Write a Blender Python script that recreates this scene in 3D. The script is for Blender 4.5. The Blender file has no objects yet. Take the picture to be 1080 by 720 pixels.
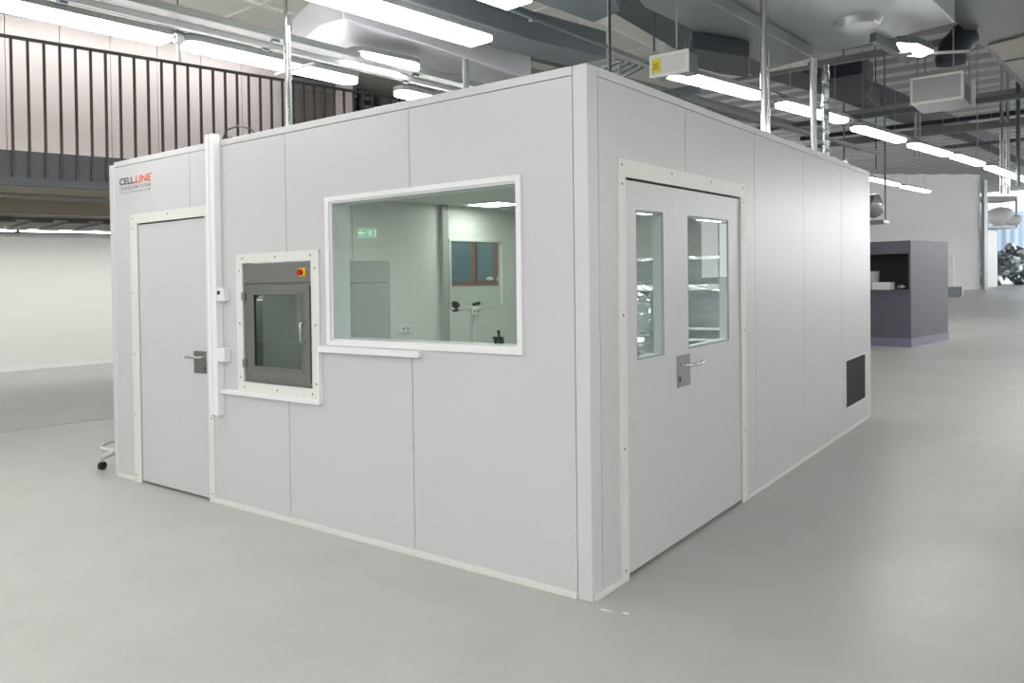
import bpy, bmesh, math, random
from mathutils import Vector, Matrix
random.seed(7)
S = bpy.context.scene
COL = S.collection

# ---------------------------------------------------------------- camera
CAM = Vector((2.0214, -3.3021, 1.62295))
YAW, PIT, ROLL = 2.21342612, -0.0153625827, -0.0238700115
FPX, PX, PY = 830.487, 540.0, 302.936
KX, KY = 0.00904790, 0.00677696          # sideways shear with height, put on all geometry to match the image skew
_f = Vector((math.cos(YAW)*math.cos(PIT), math.sin(YAW)*math.cos(PIT), math.sin(PIT)))
_r = Vector((math.sin(YAW), -math.cos(YAW), 0)); _u = _r.cross(_f)
_c, _s = math.cos(ROLL), math.sin(ROLL)
R_ = _c*_r + _s*_u; U_ = -_s*_r + _c*_u
cd = bpy.data.cameras.new('camera'); cam = bpy.data.objects.new('camera', cd); COL.objects.link(cam)
cam.matrix_world = Matrix(((R_.x, U_.x, -_f.x, CAM.x), (R_.y, U_.y, -_f.y, CAM.y), (R_.z, U_.z, -_f.z, CAM.z), (0, 0, 0, 1)))
cd.sensor_width = 36; cd.lens = FPX/1080*36; cd.shift_x = 0; cd.shift_y = (PY-360)/1080
cd.clip_end = 200
S.camera = cam
S.view_settings.view_transform = 'Standard'; S.view_settings.look = 'None'
S.view_settings.gamma = 1; S.view_settings.use_curve_mapping = False
S.view_settings.exposure = 0.0

def ray(u, v): return R_*((u-PX)/FPX) + U_*(-(v-PY)/FPX) + _f
def unshear(p): return Vector((p.x-KX*p.z, p.y-KY*p.z, p.z))
def atz(u, v, z):
    d = ray(u, v); return unshear(CAM + d*((z-CAM.z)/d.z))
def atx(u, v, x):
    d = ray(u, v); return unshear(CAM + d*((x-CAM.x)/d.x))
def aty(u, v, y):
    d = ray(u, v); return unshear(CAM + d*((y-CAM.y)/d.y))

# ---------------------------------------------------------------- materials
def lin(c):
    c = c/255.0
    return c/12.92 if c <= 0.04045 else ((c+0.055)/1.055)**2.4
def mat(name, rgb, rough=0.5, metal=0.0, noise=0.0, scale=8.0, bump=0.0, emit=None, spec=0.5, coat=0.0, stretch=(1, 1, 1), bscale=None):
    m = bpy.data.materials.new(name); m.use_nodes = True
    nt = m.node_tree; b = nt.nodes['Principled BSDF']
    col = (lin(rgb[0]), lin(rgb[1]), lin(rgb[2]), 1)
    b.inputs['Base Color'].default_value = col
    b.inputs['Roughness'].default_value = rough; b.inputs['Metallic'].default_value = metal
    b.inputs['Specular IOR Level'].default_value = spec
    b.inputs['Coat Weight'].default_value = coat
    tc = nt.nodes.new('ShaderNodeTexCoord'); mp = nt.nodes.new('ShaderNodeMapping'); mp.inputs['Scale'].default_value = stretch
    nt.links.new(tc.outputs['Object'], mp.inputs['Vector'])
    nz = nt.nodes.new('ShaderNodeTexNoise'); nz.inputs['Scale'].default_value = scale; nz.inputs['Detail'].default_value = 4
    nt.links.new(mp.outputs['Vector'], nz.inputs['Vector'])
    if noise:
        mx = nt.nodes.new('ShaderNodeMix'); mx.data_type = 'RGBA'
        k = noise
        mx.inputs['A'].default_value = (col[0]*(1-k), col[1]*(1-k), col[2]*(1-k), 1)
        mx.inputs['B'].default_value = (min(1, col[0]*(1+k)), min(1, col[1]*(1+k)), min(1, col[2]*(1+k)), 1)
        nt.links.new(nz.outputs['Fac'], mx.inputs['Factor']); nt.links.new(mx.outputs['Result'], b.inputs['Base Color'])
    if bump:
        n2 = nz
        if bscale:
            n2 = nt.nodes.new('ShaderNodeTexNoise'); n2.inputs['Scale'].default_value = bscale; nt.links.new(mp.outputs['Vector'], n2.inputs['Vector'])
        bp = nt.nodes.new('ShaderNodeBump'); bp.inputs['Strength'].default_value = bump; bp.inputs['Distance'].default_value = 0.02
        nt.links.new(n2.outputs['Fac'], bp.inputs['Height']); nt.links.new(bp.outputs['Normal'], b.inputs['Normal'])
    if emit:
        b.inputs['Emission Color'].default_value = (emit[1]if False else 1, 1, 1, 1)
        b.inputs['Emission Color'].default_value = (lin(emit[0][0]), lin(emit[0][1]), lin(emit[0][2]), 1)
        b.inputs['Emission Strength'].default_value = emit[1]
    return m
def glass(name, tint, refl=1.0, rough=0.0):
    m = bpy.data.materials.new(name); m.use_nodes = True; nt = m.node_tree
    nt.nodes.remove(nt.nodes['Principled BSDF']); out = nt.nodes['Material Output']
    t = nt.nodes.new('ShaderNodeBsdfTransparent'); t.inputs['Color'].default_value = (lin(tint[0]), lin(tint[1]), lin(tint[2]), 1)
    g = nt.nodes.new('ShaderNodeBsdfGlossy'); g.inputs['Roughness'].default_value = rough
    fr = nt.nodes.new('ShaderNodeFresnel'); fr.inputs['IOR'].default_value = 1.5
    mu = nt.nodes.new('ShaderNodeMath'); mu.operation = 'MULTIPLY'; mu.inputs[1].default_value = refl; mu.use_clamp = True
    ge = nt.nodes.new('ShaderNodeNewGeometry'); iv = nt.nodes.new('ShaderNodeMath'); iv.operation = 'SUBTRACT'; iv.inputs[0].default_value = 1.0
    nt.links.new(ge.outputs['Backfacing'], iv.inputs[1])
    io = nt.nodes.new('ShaderNodeMath'); io.operation = 'MULTIPLY_ADD'; io.inputs[1].default_value = 1/1.5-1.5; io.inputs[2].default_value = 1.5
    nt.links.new(ge.outputs['Backfacing'], io.inputs[0]); nt.links.new(io.outputs[0], fr.inputs['IOR'])
    m2 = nt.nodes.new('ShaderNodeMath'); m2.operation = 'MULTIPLY'; nt.links.new(fr.outputs[0], m2.inputs[0]); nt.links.new(iv.outputs[0], m2.inputs[1])
    mx = nt.nodes.new('ShaderNodeMixShader')
    nt.links.new(m2.outputs[0], mu.inputs[0]); nt.links.new(mu.outputs[0], mx.inputs[0])
    nt.links.new(t.outputs[0], mx.inputs[1]); nt.links.new(g.outputs[0], mx.inputs[2]); nt.links.new(mx.outputs[0], out.inputs['Surface'])
    return m

M = {}
def dm(k, *a, **kw): M[k] = mat(k, *a, **kw)
dm('panel_white', (200, 201, 203), 0.32, noise=0.012, scale=1.3, spec=0.45)
dm('panel_post', (205, 206, 208), 0.33, noise=0.01, scale=1.5, spec=0.45)
dm('frame_white', (220, 221, 216), 0.4)
dm('plastic_white', (234, 234, 237), 0.35)
dm('joint_dark', (150, 152, 152), 0.7)
dm('gap_black', (30, 30, 30), 0.8)
dm('screw_steel', (130, 132, 132), 0.35, 0.8)
dm('brushed_steel', (150, 151, 149), 0.32, 0.85, noise=0.06, scale=30, stretch=(1, 1, 20))
dm('hatch_steel', (138, 139, 138), 0.42, 0.7, noise=0.05, scale=25, stretch=(1, 1, 15))
dm('chrome', (210, 210, 210), 0.15, 1.0)
dm('rubber_black', (24, 24, 25), 0.6)
dm('black_plastic', (22, 23, 24), 0.45)
dm('interior_white', (225, 228, 224), 0.45)
dm('interior_ceiling', (212, 215, 211), 0.6)
dm('casing_grey', (178, 181, 178), 0.35, 0.3, noise=0.02)
dm('cabinet_grey', (168, 171, 168), 0.4, noise=0.02)
dm('red', (190, 30, 35), 0.35)
dm('yellow', (225, 185, 20), 0.4)
dm('yellow_label', (215, 200, 20), 0.5)
dm('label_ink', (60, 58, 20), 0.6)
dm('logo_dark', (50, 50, 52), 0.5)
dm('logo_orange', (222, 84, 44), 0.5)
dm('logo_grey', (120, 121, 124), 0.5)
dm('grille', (58, 66, 62), 0.5, 0.4)
dm('lamp_glow', (255, 255, 255), 0.4, emit=((255, 254, 250), 25.0))
dm('chamber_glow', (255, 255, 255), 0.4, emit=((250, 255, 252), 45.0))
dm('up_glow', (255, 255, 255), 0.4, emit=((255, 254, 250), 26.0))
dm('soft_glow', (255, 255, 255), 0.4, emit=((255, 255, 250), 13.0))
dm('line_glow', (255, 255, 255), 0.4, emit=((255, 255, 250), 20.0))
dm('inner_lamp_glow', (255, 255, 255), 0.4, emit=((255, 255, 254), 50.0))
dm('fixture_grey', (120, 124, 124), 0.5, 0.2)
dm('tray_grey', (124, 127, 127), 0.55, 0.1, noise=0.05)
dm('tray_light', (158, 160, 160), 0.6, 0.0)
dm('galvanised', (168, 172, 173), 0.35, 0.75, noise=0.12, scale=14)
dm('duct_grey', (132, 138, 141), 0.42, 0.5, noise=0.08, scale=2.0)
dm('duct_light', (165, 171, 174), 0.42, 0.5, noise=0.08, scale=2.0)
dm('duct_dark', (92, 99, 105), 0.5, 0.3, noise=0.1, scale=2.5)
dm('duct_navy', (44, 50, 58), 0.5, 0.2, noise=0.12, scale=3)
dm('duct_satin', (200, 200, 207), 0.3, 0.35, noise=0.08, scale=3, bump=0.15, bscale=2.2)
dm('ceiling_light', (236, 236, 232), 0.7, noise=0.06, scale=1.2, bump=0.3, bscale=1.0)
dm('beige_panel', (176, 173, 165), 0.6, noise=0.03)
dm('deck', (165, 168, 168), 0.55, 0.35, noise=0.12, scale=2.0)
dm('hall_white', (222, 223, 220), 0.6, noise=0.015, scale=0.6)
dm('far_white', (226, 227, 227), 0.5, noise=0.03, scale=0.25)
dm('rail_dark', (62, 56, 60), 0.5)
dm('fascia', (84, 87, 94), 0.55, noise=0.06, scale=3)
dm('underside', (176, 167, 154), 0.7, noise=0.1, scale=2, stretch=(1, 1, 1))
dm('upper_panel', (230, 221, 222), 0.6, noise=0.02, scale=3)
dm('brown_grey', (120, 113, 108), 0.6, noise=0.08, scale=2)
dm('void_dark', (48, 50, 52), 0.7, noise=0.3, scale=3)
dm('storage_red', (150, 40, 55), 0.5)
dm('corrugated', (120, 121, 117), 0.6, noise=0.15, scale=10)
dm('kiosk', (102, 99, 113), 0.5, noise=0.02)
dm('kiosk_side', (102, 99, 113), 0.5, noise=0.02)
dm('kiosk_plinth', (134, 128, 152), 0.4)
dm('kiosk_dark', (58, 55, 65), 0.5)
dm('paper_white', (236, 236, 236), 0.6)
dm('clear_plastic', (175, 178, 180), 0.15, spec=0.8, bump=0.5, bscale=14)
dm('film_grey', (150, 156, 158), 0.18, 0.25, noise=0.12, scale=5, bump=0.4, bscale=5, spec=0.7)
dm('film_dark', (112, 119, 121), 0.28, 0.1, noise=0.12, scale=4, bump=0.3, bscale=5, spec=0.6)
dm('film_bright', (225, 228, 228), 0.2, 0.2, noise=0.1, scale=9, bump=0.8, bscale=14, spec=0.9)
dm('foil', (150, 156, 160), 0.25, 0.8, noise=0.45, scale=6, bump=0.9, bscale=9)
dm('blue_sheet', (158, 180, 200), 0.5, noise=0.12, scale=1.2)
dm('frame_brown', (150, 106, 92), 0.5)
dm('blue_glass', (108, 138, 152), 0.12, noise=0.3, scale=2.0)
dm('shutter_steel', (128, 130, 132), 0.4, 0.4)
dm('screen_face', (168, 170, 170), 0.35, 0.2, noise=0.03)
dm('screen_side', (112, 118, 122), 0.45, 0.3)
dm('exit_green', (30, 150, 95), 0.4, emit=((60, 215, 150), 5.0))
dm('exit_white', (240, 255, 248), 0.4, emit=((235, 255, 245), 9.0))
dm('castor_white', (215, 216, 216), 0.4)
dm('debris', (236, 234, 230), 0.6)
dm('display', (50, 60, 62), 0.2)
dm('wire_black', (40, 42, 44), 0.5)
dm('wire_grey', (150, 152, 152), 0.4, 0.6)
M['glass_window'] = glass('glass_window', (237, 243, 239), 1.25)
M['glass_hatch'] = glass('glass_hatch', (222, 227, 223), 1.2)
M['glass_door'] = glass('glass_door', (238, 244, 242), 0.8)
M['wrap_film'] = glass('wrap_film', (214, 222, 222), 2.2, 0.12)

# floor: poured resin, mottled, satin
def floor_mat(name, rgb, k, r0=0.28, r1=0.42):
    m = bpy.data.materials.new(name); m.use_nodes = True; nt = m.node_tree; b = nt.nodes['Principled BSDF']
    tc = nt.nodes.new('ShaderNodeTexCoord')
    n1 = nt.nodes.new('ShaderNodeTexNoise'); n1.inputs['Scale'].default_value = 0.55; n1.inputs['Detail'].default_value = 6; n1.inputs['Roughness'].default_value = 0.55
    n2 = nt.nodes.new('ShaderNodeTexNoise'); n2.inputs['Scale'].default_value = 3.5; n2.inputs['Detail'].default_value = 5
    n3 = nt.nodes.new('ShaderNodeTexNoise'); n3.inputs['Scale'].default_value = 0.8
    for n in (n1, n2, n3): nt.links.new(tc.outputs['Object'], n.inputs['Vector'])
    cr = nt.nodes.new('ShaderNodeValToRGB'); e = cr.color_ramp.elements
    c = [lin(x) for x in rgb]
    e[0].position = 0.3; e[0].color = (c[0]*(1-k), c[1]*(1-k*0.9), c[2]*(1-k), 1)
    e[1].position = 0.72; e[1].color = (c[0]*(1+k), c[1]*(1+k), c[2]*(1+k), 1)
    nt.links.new(n1.outputs['Fac'], cr.inputs['Fac'])
    mx = nt.nodes.new('ShaderNodeMix'); mx.data_type = 'RGBA'; mx.blend_type = 'MULTIPLY'; mx.inputs['Factor'].default_value = 1
    cr2 = nt.nodes.new('ShaderNodeValToRGB'); e = cr2.color_ramp.elements
    e[0].position = 0.35; e[0].color = (0.955, 0.945, 0.935, 1); e[1].position = 0.65; e[1].color = (1.0, 1.0, 1.0, 1)
    nt.links.new(n2.outputs['Fac'], cr2.inputs['Fac'])
    nt.links.new(cr.outputs['Color'], mx.inputs['A']); nt.links.new(cr2.outputs['Color'], mx.inputs['B'])
    nt.links.new(mx.outputs['Result'], b.inputs['Base Color'])
    mr = nt.nodes.new('ShaderNodeMapRange'); mr.inputs['To Min'].default_value = r0; mr.inputs['To Max'].default_value = r1
    nt.links.new(n3.outputs['Fac'], mr.inputs['Value']); nt.links.new(mr.outputs['Result'], b.inputs['Roughness'])
    b.inputs['Specular IOR Level'].default_value = 0.4
    return m
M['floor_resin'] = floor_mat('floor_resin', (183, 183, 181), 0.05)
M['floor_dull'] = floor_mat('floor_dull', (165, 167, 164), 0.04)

# ---------------------------------------------------------------- mesh builder
class MB:
    def __init__(s): s.v = []; s.f = []
    def add(s, vs, fs):
        o = len(s.v); s.v += [Vector(v) for v in vs]; s.f += [tuple(i+o for i in f) for f in fs]; return s
    def box(s, a, b):
        (x0, y0, z0), (x1, y1, z1) = a, b
        x0, x1 = min(x0, x1), max(x0, x1); y0, y1 = min(y0, y1), max(y0, y1); z0, z1 = min(z0, z1), max(z0, z1)
        return s.add([(x0,y0,z0),(x1,y0,z0),(x1,y1,z0),(x0,y1,z0),(x0,y0,z1),(x1,y0,z1),(x1,y1,z1),(x0,y1,z1)],
                     [(0,3,2,1),(4,5,6,7),(0,1,5,4),(1,2,6,5),(2,3,7,6),(3,0,4,7)])
    def bar(s, p0, p1, w, h, up=(0, 0, 1)):
        p0, p1 = Vector(p0), Vector(p1); d = (p1-p0).normalized(); up = Vector(up)
        sd = d.cross(up)
        if sd.length < 1e-4: sd = d.cross(Vector((1, 0, 0)))
        sd.normalize(); up = sd.cross(d)
        c = [(-1,-1),(1,-1),(1,1),(-1,1)]
        vs = [p+sd*(a*w/2)+up*(b*h/2) for p in (p0, p1) for a, b in c]
        return s.add(vs, [(0,1,2,3),(7,6,5,4),(0,4,5,1),(1,5,6,2),(2,6,7,3),(3,7,4,0)])
    def tube(s, pts, r, n=12, caps=True):
        pts = [Vector(p) for p in pts]; rs = r if isinstance(r, (list, tuple)) else [r]*len(pts)
        rings = []; prev = None
        for i, p in enumerate(pts):
            d = (pts[min(i+1, len(pts)-1)]-pts[max(i-1, 0)]).normalized()
            a = prev if prev is not None else (Vector((0,0,1)) if abs(d.z) < 0.9 else Vector((1,0,0)))
            x = (a - d*a.dot(d)).normalized(); prev = x; y = d.cross(x)
            rings.append([p + (x*math.cos(2*math.pi*k/n)+y*math.sin(2*math.pi*k/n))*rs[i] for k in range(n)])
        vs = [v for r_ in rings for v in r_]; fs = []
        for i in range(len(pts)-1):
            for k in range(n): fs.append((i*n+k, i*n+(k+1)%n, (i+1)*n+(k+1)%n, (i+1)*n+k))
        if caps: fs.append(tuple(range(n-1, -1, -1))); fs.append(tuple((len(pts)-1)*n+k for k in range(n)))
        return s.add(vs, fs)
    def prism(s, poly, z0, z1):
        n = len(poly); ar = sum(poly[i][0]*poly[(i+1)%n][1]-poly[(i+1)%n][0]*poly[i][1] for i in range(n))
        if ar < 0: poly = poly[::-1]
        vs = [(p[0], p[1], z0) for p in poly]+[(p[0], p[1], z1) for p in poly]
        return s.add(vs, [tuple(range(n-1, -1, -1)), tuple(range(n, 2*n))]+[(i, (i+1)%n, (i+1)%n+n, i+n) for i in range(n)])
    def ico(s, c, r, sub=2, sc=(1, 1, 1), jit=0.0):
        bm = bmesh.new(); bmesh.ops.create_icosphere(bm, subdivisions=sub, radius=r)
        vs = [Vector(c)+Vector((v.co.x*sc[0], v.co.y*sc[1], v.co.z*sc[2]))*(1+random.uniform(-jit, jit)) for v in bm.verts]
        fs = [tuple(v.index for v in f.verts) for f in bm.faces]; bm.free(); return s.add(vs, fs)
    def build(s, name, m, parent=None, bevel=0.0, smooth=30):
        base = parent_base(parent) if parent else None
        L = [Vector((v.x+KX*v.z, v.y+KY*v.z, v.z)) for v in s.v]
        if base is None:
            xs = [v.x for v in L]; ys = [v.y for v in L]; zs = [v.z for v in L]
            org = Vector(((min(xs)+max(xs))/2, (min(ys)+max(ys))/2, min(zs)))
        else: org = base
        me = bpy.data.meshes.new(name); me.from_pydata([v-org for v in L], [], s.f); me.validate()
        me.materials.append(M[m] if isinstance(m, str) else m)
        for p in me.polygons: p.use_smooth = True
        me.set_sharp_from_angle(angle=math.radians(smooth)); me.update()
        o = bpy.data.objects.new(name, me); COL.objects.link(o)
        if parent: o.parent = parent
        else: o.location = org
        BASE[o.name] = org
        if bevel:
            b = o.modifiers.new('bevel', 'BEVEL'); b.width = bevel; b.segments = 2; b.limit_method = 'ANGLE'; b.angle_limit = math.radians(40); b.harden_normals = False
        return o
BASE = {}
def parent_base(p): return BASE[p.name]
def empty(name, loc, label, cat, group=None):
    o = bpy.data.objects.new(name, None); COL.objects.link(o); o.empty_display_size = 0.1
    loc = Vector((loc[0]+KX*loc[2], loc[1]+KY*loc[2], loc[2]))
    o.location = loc; BASE[o.name] = loc
    o['label'] = label; o['category'] = cat
    if group: o['group'] = group
    return o
def tag(o, label, cat, group=None, kind=None):
    o['label'] = label; o['category'] = cat
    if group: o['group'] = group
    if kind: o['kind'] = kind
    return o
def struct(o): o['kind'] = 'structure'; return o
def copy_tree(o, dx, dy, label=None, top=True, parent=None):
    c = o.copy(); COL.objects.link(c)
    if top:
        c.location = o.location + Vector((dx, dy, 0)); BASE[c.name] = c.location.copy()
        if label: c['label'] = label
    else: c.parent = parent
    for ch in [x for x in bpy.data.objects if x.parent == o]: copy_tree(ch, 0, 0, top=False, parent=c)
    return c

# a wall plate in (a, z) with rectangular holes; emit(a, z, side) places the points
def plate(mb, a0, a1, z0, z1, holes, P):
    A = sorted({a0, a1}|{h[i] for h in holes for i in (0, 1) if a0 < h[i] < a1})
    Z = sorted({z0, z1}|{h[i] for h in holes for i in (2, 3) if z0 < h[i] < z1})
    def solid(i, j):
        if i < 0 or j < 0 or i >= len(A)-1 or j >= len(Z)-1: return False
        ca, cz = (A[i]+A[i+1])/2, (Z[j]+Z[j+1])/2
        return not any(h[0] < ca < h[1] and h[2] < cz < h[3] for h in holes)
    for i in range(len(A)-1):
        for j in range(len(Z)-1):
            if not solid(i, j): continue
            q = [(A[i], Z[j]), (A[i+1], Z[j]), (A[i+1], Z[j+1]), (A[i], Z[j+1])]
            mb.add([P(a, z, 0) for a, z in q], [(0, 1, 2, 3)]); mb.add([P(a, z, 1) for a, z in q], [(3, 2, 1, 0)])
            for di, dj, e in ((-1, 0, (3, 0)), (1, 0, (1, 2)), (0, -1, (0, 1)), (0, 1, (2, 3))):
                if not solid(i+di, j+dj):
                    p, r = q[e[0]], q[e[1]]
                    mb.add([P(*p, 0), P(*r, 0), P(*r, 1), P(*p, 1)], [(3, 2, 1, 0)])
    return mb

# ================================================================ CLEANROOM CABIN
H = 2.65; W = 4.72; D = 5.86; T = 0.07
cab = empty('cleanroom_cabin', (0, 0, 0), 'white panelled cleanroom cabin with windows and two doors standing on the hall floor', 'cleanroom')
PL = lambda a, z, s: (a, s*T, z)                 # left face (y = 0)
PR = lambda a, z, s: (-s*T, a, z)                # right face (x = 0)
win = (-1.905, -0.432, 1.235, 2.115)
hat = (-2.835, -2.09, 0.918, 1.752)
ld = (-4.268, -3.288, 0.0, 2.115)
rd = (0.360, 2.015, 0.0, 2.125)
TOPZ = 2.605; BOTZ = 0.035
lj = [-4.635, -3.493, -2.350, -1.204, -0.085]
G = 0.003
for i in range(4):
    mb = plate(MB(), lj[i]+G, lj[i+1]-G, BOTZ, TOPZ-0.004, [win, hat, (ld[0], ld[1], -1, ld[3])], PL)
    mb.build('wall_panel', 'panel_white', cab)
rj = [0.100, 1.130, 2.310, 3.480, 4.680, 5.775]
vg = (4.80, 5.605, 0.235, 0.708)
for i in range(5):
    mb = plate(MB(), rj[i]+G, rj[i+1]-G, BOTZ, TOPZ-0.004, [(rd[0], rd[1], -1, rd[3]), vg], PR)
    mb.build('wall_panel', 'panel_white', cab)
# dark joint fillers set back in the seams
for a in lj[1:4]:
    if a == lj[1]: MB().box((a-G, 0.006, 2.2), (a+G, 0.03, TOPZ)).build('joint_strip', 'joint_dark', cab)
    else:
        for z0, z1 in {lj[2]: ((BOTZ, hat[2]-0.06), (hat[3]+0.06, TOPZ)), lj[3]: ((BOTZ, 1.20), (2.14, TOPZ))}[a]:
            MB().box((a-G, 0.006, z0), (a+G, 0.03, z1)).build('joint_strip', 'joint_dark', cab)
for a in rj[1:5]:
    MB().box((-0.03, a-G, (2.2 if a < 2 else BOTZ)), (-0.006, a+G, TOPZ)).build('joint_strip', 'joint_dark', cab)
MB().box((-W+0.12, 0.008, TOPZ-0.006), (-0.1, 0.03, TOPZ+0.003)).build('joint_strip', 'gap_black', cab)
MB().box((-0.03, 0.1, TOPZ-0.006), (-0.008, D-0.1, TOPZ+0.003)).build('joint_strip', 'gap_black', cab)
# corner posts
MB().box((-0.085, 0, 0), (0.0, 0.1, H)).build('corner_post', 'panel_post', cab, bevel=0.004)
MB().box((-W, 0, 0), (-W+0.083, 0.1, H-0.02)).build('corner_post', 'panel_post', cab, bevel=0.004)
MB().box((-0.1, D-0.085, 0), (0.0, D, H-0.0)).build('corner_post', 'panel_post', cab, bevel=0.004)
MB().box((-W, D-0.1, 0), (-W+0.1, D, H)).build('corner_post', 'panel_post', cab, bevel=0.004)
# top rails
MB().box((-W+0.085, -0.001, TOPZ), (-0.087, T, H)).build('top_rail', 'panel_post', cab, bevel=0.003)
MB().box((-T, 0.102, TOPZ), (0.001, D-0.087, H)).build('top_rail', 'panel_post', cab, bevel=0.003)
MB().box((-W+0.1, D-T, TOPZ), (-0.1, D, H)).build('top_rail', 'panel_post', cab)
MB().box((-W, 0.1, TOPZ), (-W+T, D-0.1, H)).build('top_rail', 'panel_post', cab)
# bottom channels
for x0, x1 in ((-W+0.085, -4.374), (-3.222, -0.087)):
    MB().box((x0, -0.012, 0), (x1, T, 0.034)).build('floor_channel', 'frame_white', cab, bevel=0.003)
for y0, y1 in ((0.02, 0.345), (2.06, D-0.087)):
    MB().box((-T, y0, 0), (0.012, y1, 0.034)).build('floor_channel', 'frame_white', cab, bevel=0.003)
# hidden walls, roof
wv = (4.28, 5.36, 1.23, 2.08)                    # viewing window in the far side wall
PB = lambda a, z, s: (-W+s*T, a, z)
PK = lambda a, z, s: (a, D-s*T, z)
plate(MB(), 0.1, D-0.1, 0.0, TOPZ, [wv], PB).build('wall_panel', 'interior_white', cab)
plate(MB(), -W+0.1, -0.1, 0.0, TOPZ, [], PK).build('wall_panel', 'interior_white', cab)
MB().box((-W+T, T, 2.53), (-T, D-T, 2.6)).build('roof_panel', 'interior_ceiling', cab)
MB().box((-W+T+0.001, 4.07, 0.0), (-W+0.13, 4.18, 2.53)).build('inner_post', 'cabinet_grey', cab)
wf = plate(MB(), wv[0]-0.03, wv[1]+0.03, wv[2]-0.03, wv[3]+0.03, [wv], lambda a, z, s: (-W+T+0.012-s*0.014, a, z)).build('window_frame', 'frame_white', cab)
MB().box((-W+0.03, wv[0], wv[2]), (-W+0.036, wv[1], wv[3])).build('window_pane', 'glass_door', wf)
# inner seams of the far side wall
for y in (2.63, 4.66): MB().box((-W+T, y-0.003, 0.0), (-W+T+0.001, y+0.003, wv[2]-0.04 if y > 4 else 2.5)).build('joint_strip', 'joint_dark', cab)

def screws(par, pts, axis):
    for p in pts:
        d = Vector((0, -0.003, 0)) if axis == 'y' else Vector((0.003, 0, 0))
        MB().tube([Vector(p), Vector(p)+d], 0.0065, 8).build('screw', 'screw_steel', par)

# ---- main window (part of the cabin)
fr = plate(MB(), -1.94, -0.402, 1.207, 2.145, [win], lambda a, z, s: (a, -0.016+s*0.018, z)).build('window_frame', 'plastic_white', cab, bevel=0.002)
lin_ = MB()
for x0, x1, z0, z1 in ((win[0], win[0]+0.012, win[2], win[3]), (win[1]-0.012, win[1], win[2], win[3]), (win[0], win[1], win[2], win[2]+0.012), (win[0], win[1], win[3]-0.012, win[3])):
    lin_.box((x0, 0.0, z0), (x1, T+0.075, z1))
lin_.build('window_lining', 'plastic_white', cab)
MB().box((win[0]+0.012, 0.006, win[2]+0.012), (win[1]-0.012, 0.012, win[3]-0.012)).build('window_pane', 'glass_window', fr)
MB().box((win[0]-0.02, T, win[2]-0.02), (win[1]+0.02, T+0.11, win[2]+0.0)).build('window_ledge', 'plastic_white', cab)

# ---- left door
frm = MB()
frm = plate(frm, -4.372, -3.222, 0.0, 2.192, [(-4.268, -3.288, -1, 2.115)], lambda a, z, s: (a, -0.010+s*0.012, z))
lf = frm.build('door_frame', 'frame_white', cab, bevel=0.002)
screws(lf, [(-4.34, -0.010, z) for z in (0.06, 0.55, 1.05, 1.55, 2.08, 2.16)]+[(-3.25, -0.010, z) for z in (0.06, 0.62, 1.2, 1.75, 2.08, 2.165)]+[(-3.8, -0.010, 2.165)], 'y')
dl = MB().box((-4.262, 0.004, 0.018), (-3.294, 0.05, 2.105)).build('door', 'panel_white', cab, bevel=0.002)
MB().box((-4.268, 0.052, 0.0), (-3.288, 0.06, 2.115)).build('door_rebate', 'gap_black', cab)
hp = MB().box((-3.480, -0.004, 0.945), (-3.318, 0.006, 1.112)).build('handle_plate', 'brushed_steel', dl, bevel=0.002)
MB().tube([(-3.345, -0.002, 1.07), (-3.345, -0.045, 1.07), (-3.352, -0.058, 1.07), (-3.37, -0.062, 1.07), (-3.49, -0.062, 1.067), (-3.50, -0.06, 1.067)], 0.0095, 12).build('handle', 'chrome', dl)
MB().box((-3.338, -0.006, 0.972), (-3.328, -0.003, 1.0)).build('keyhole', 'gap_black', dl)

# ---- right double door
frm = plate(MB(), 0.290, 2.095, 0.0, 2.218, [(0.360, 2.015, -1, 2.125)], lambda a, z, s: (0.010-s*0.012, a, z))
rf = frm.build('door_frame', 'frame_white', cab, bevel=0.002)
screws(rf, [(0.010, 0.322, z) for z in (0.06, 0.7, 1.4, 2.085, 2.185)]+[(0.010, 2.06, z) for z in (0.5, 1.2, 2.09, 2.19)]+[(0.010, y, 2.19) for y in (0.92, 1.5)], 'x')
w1 = (0.503, 0.822, 1.150, 1.957); w2 = (1.163, 1.806, 1.155, 1.956)
PD = lambda a, z, s: (-0.004-s*0.055, a, z)
d1 = plate(MB(), 0.368, 0.9563, 0.022, 2.113, [w1], PD).build('door', 'panel_white', cab)
d2 = plate(MB(), 0.9567, 2.008, 0.022, 2.113, [w2], PD).build('door', 'panel_white', cab)
MB().box((-0.072, 0.36, 0.0), (-0.062, 0.47, 2.125)).build('door_rebate', 'gap_black', cab)
MB().box((-0.072, 1.9, 0.0), (-0.062, 2.015, 2.125)).build('door_rebate', 'gap_black', cab)
MB().box((-0.072, 0.47, 0.0), (-0.062, 1.9, 0.3)).build('door_rebate', 'gap_black', cab)
MB().box((-0.06, 0.47, 2.1135), (-0.012, 1.9, 2.1245)).build('door_rebate', 'gap_black', cab)
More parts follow.
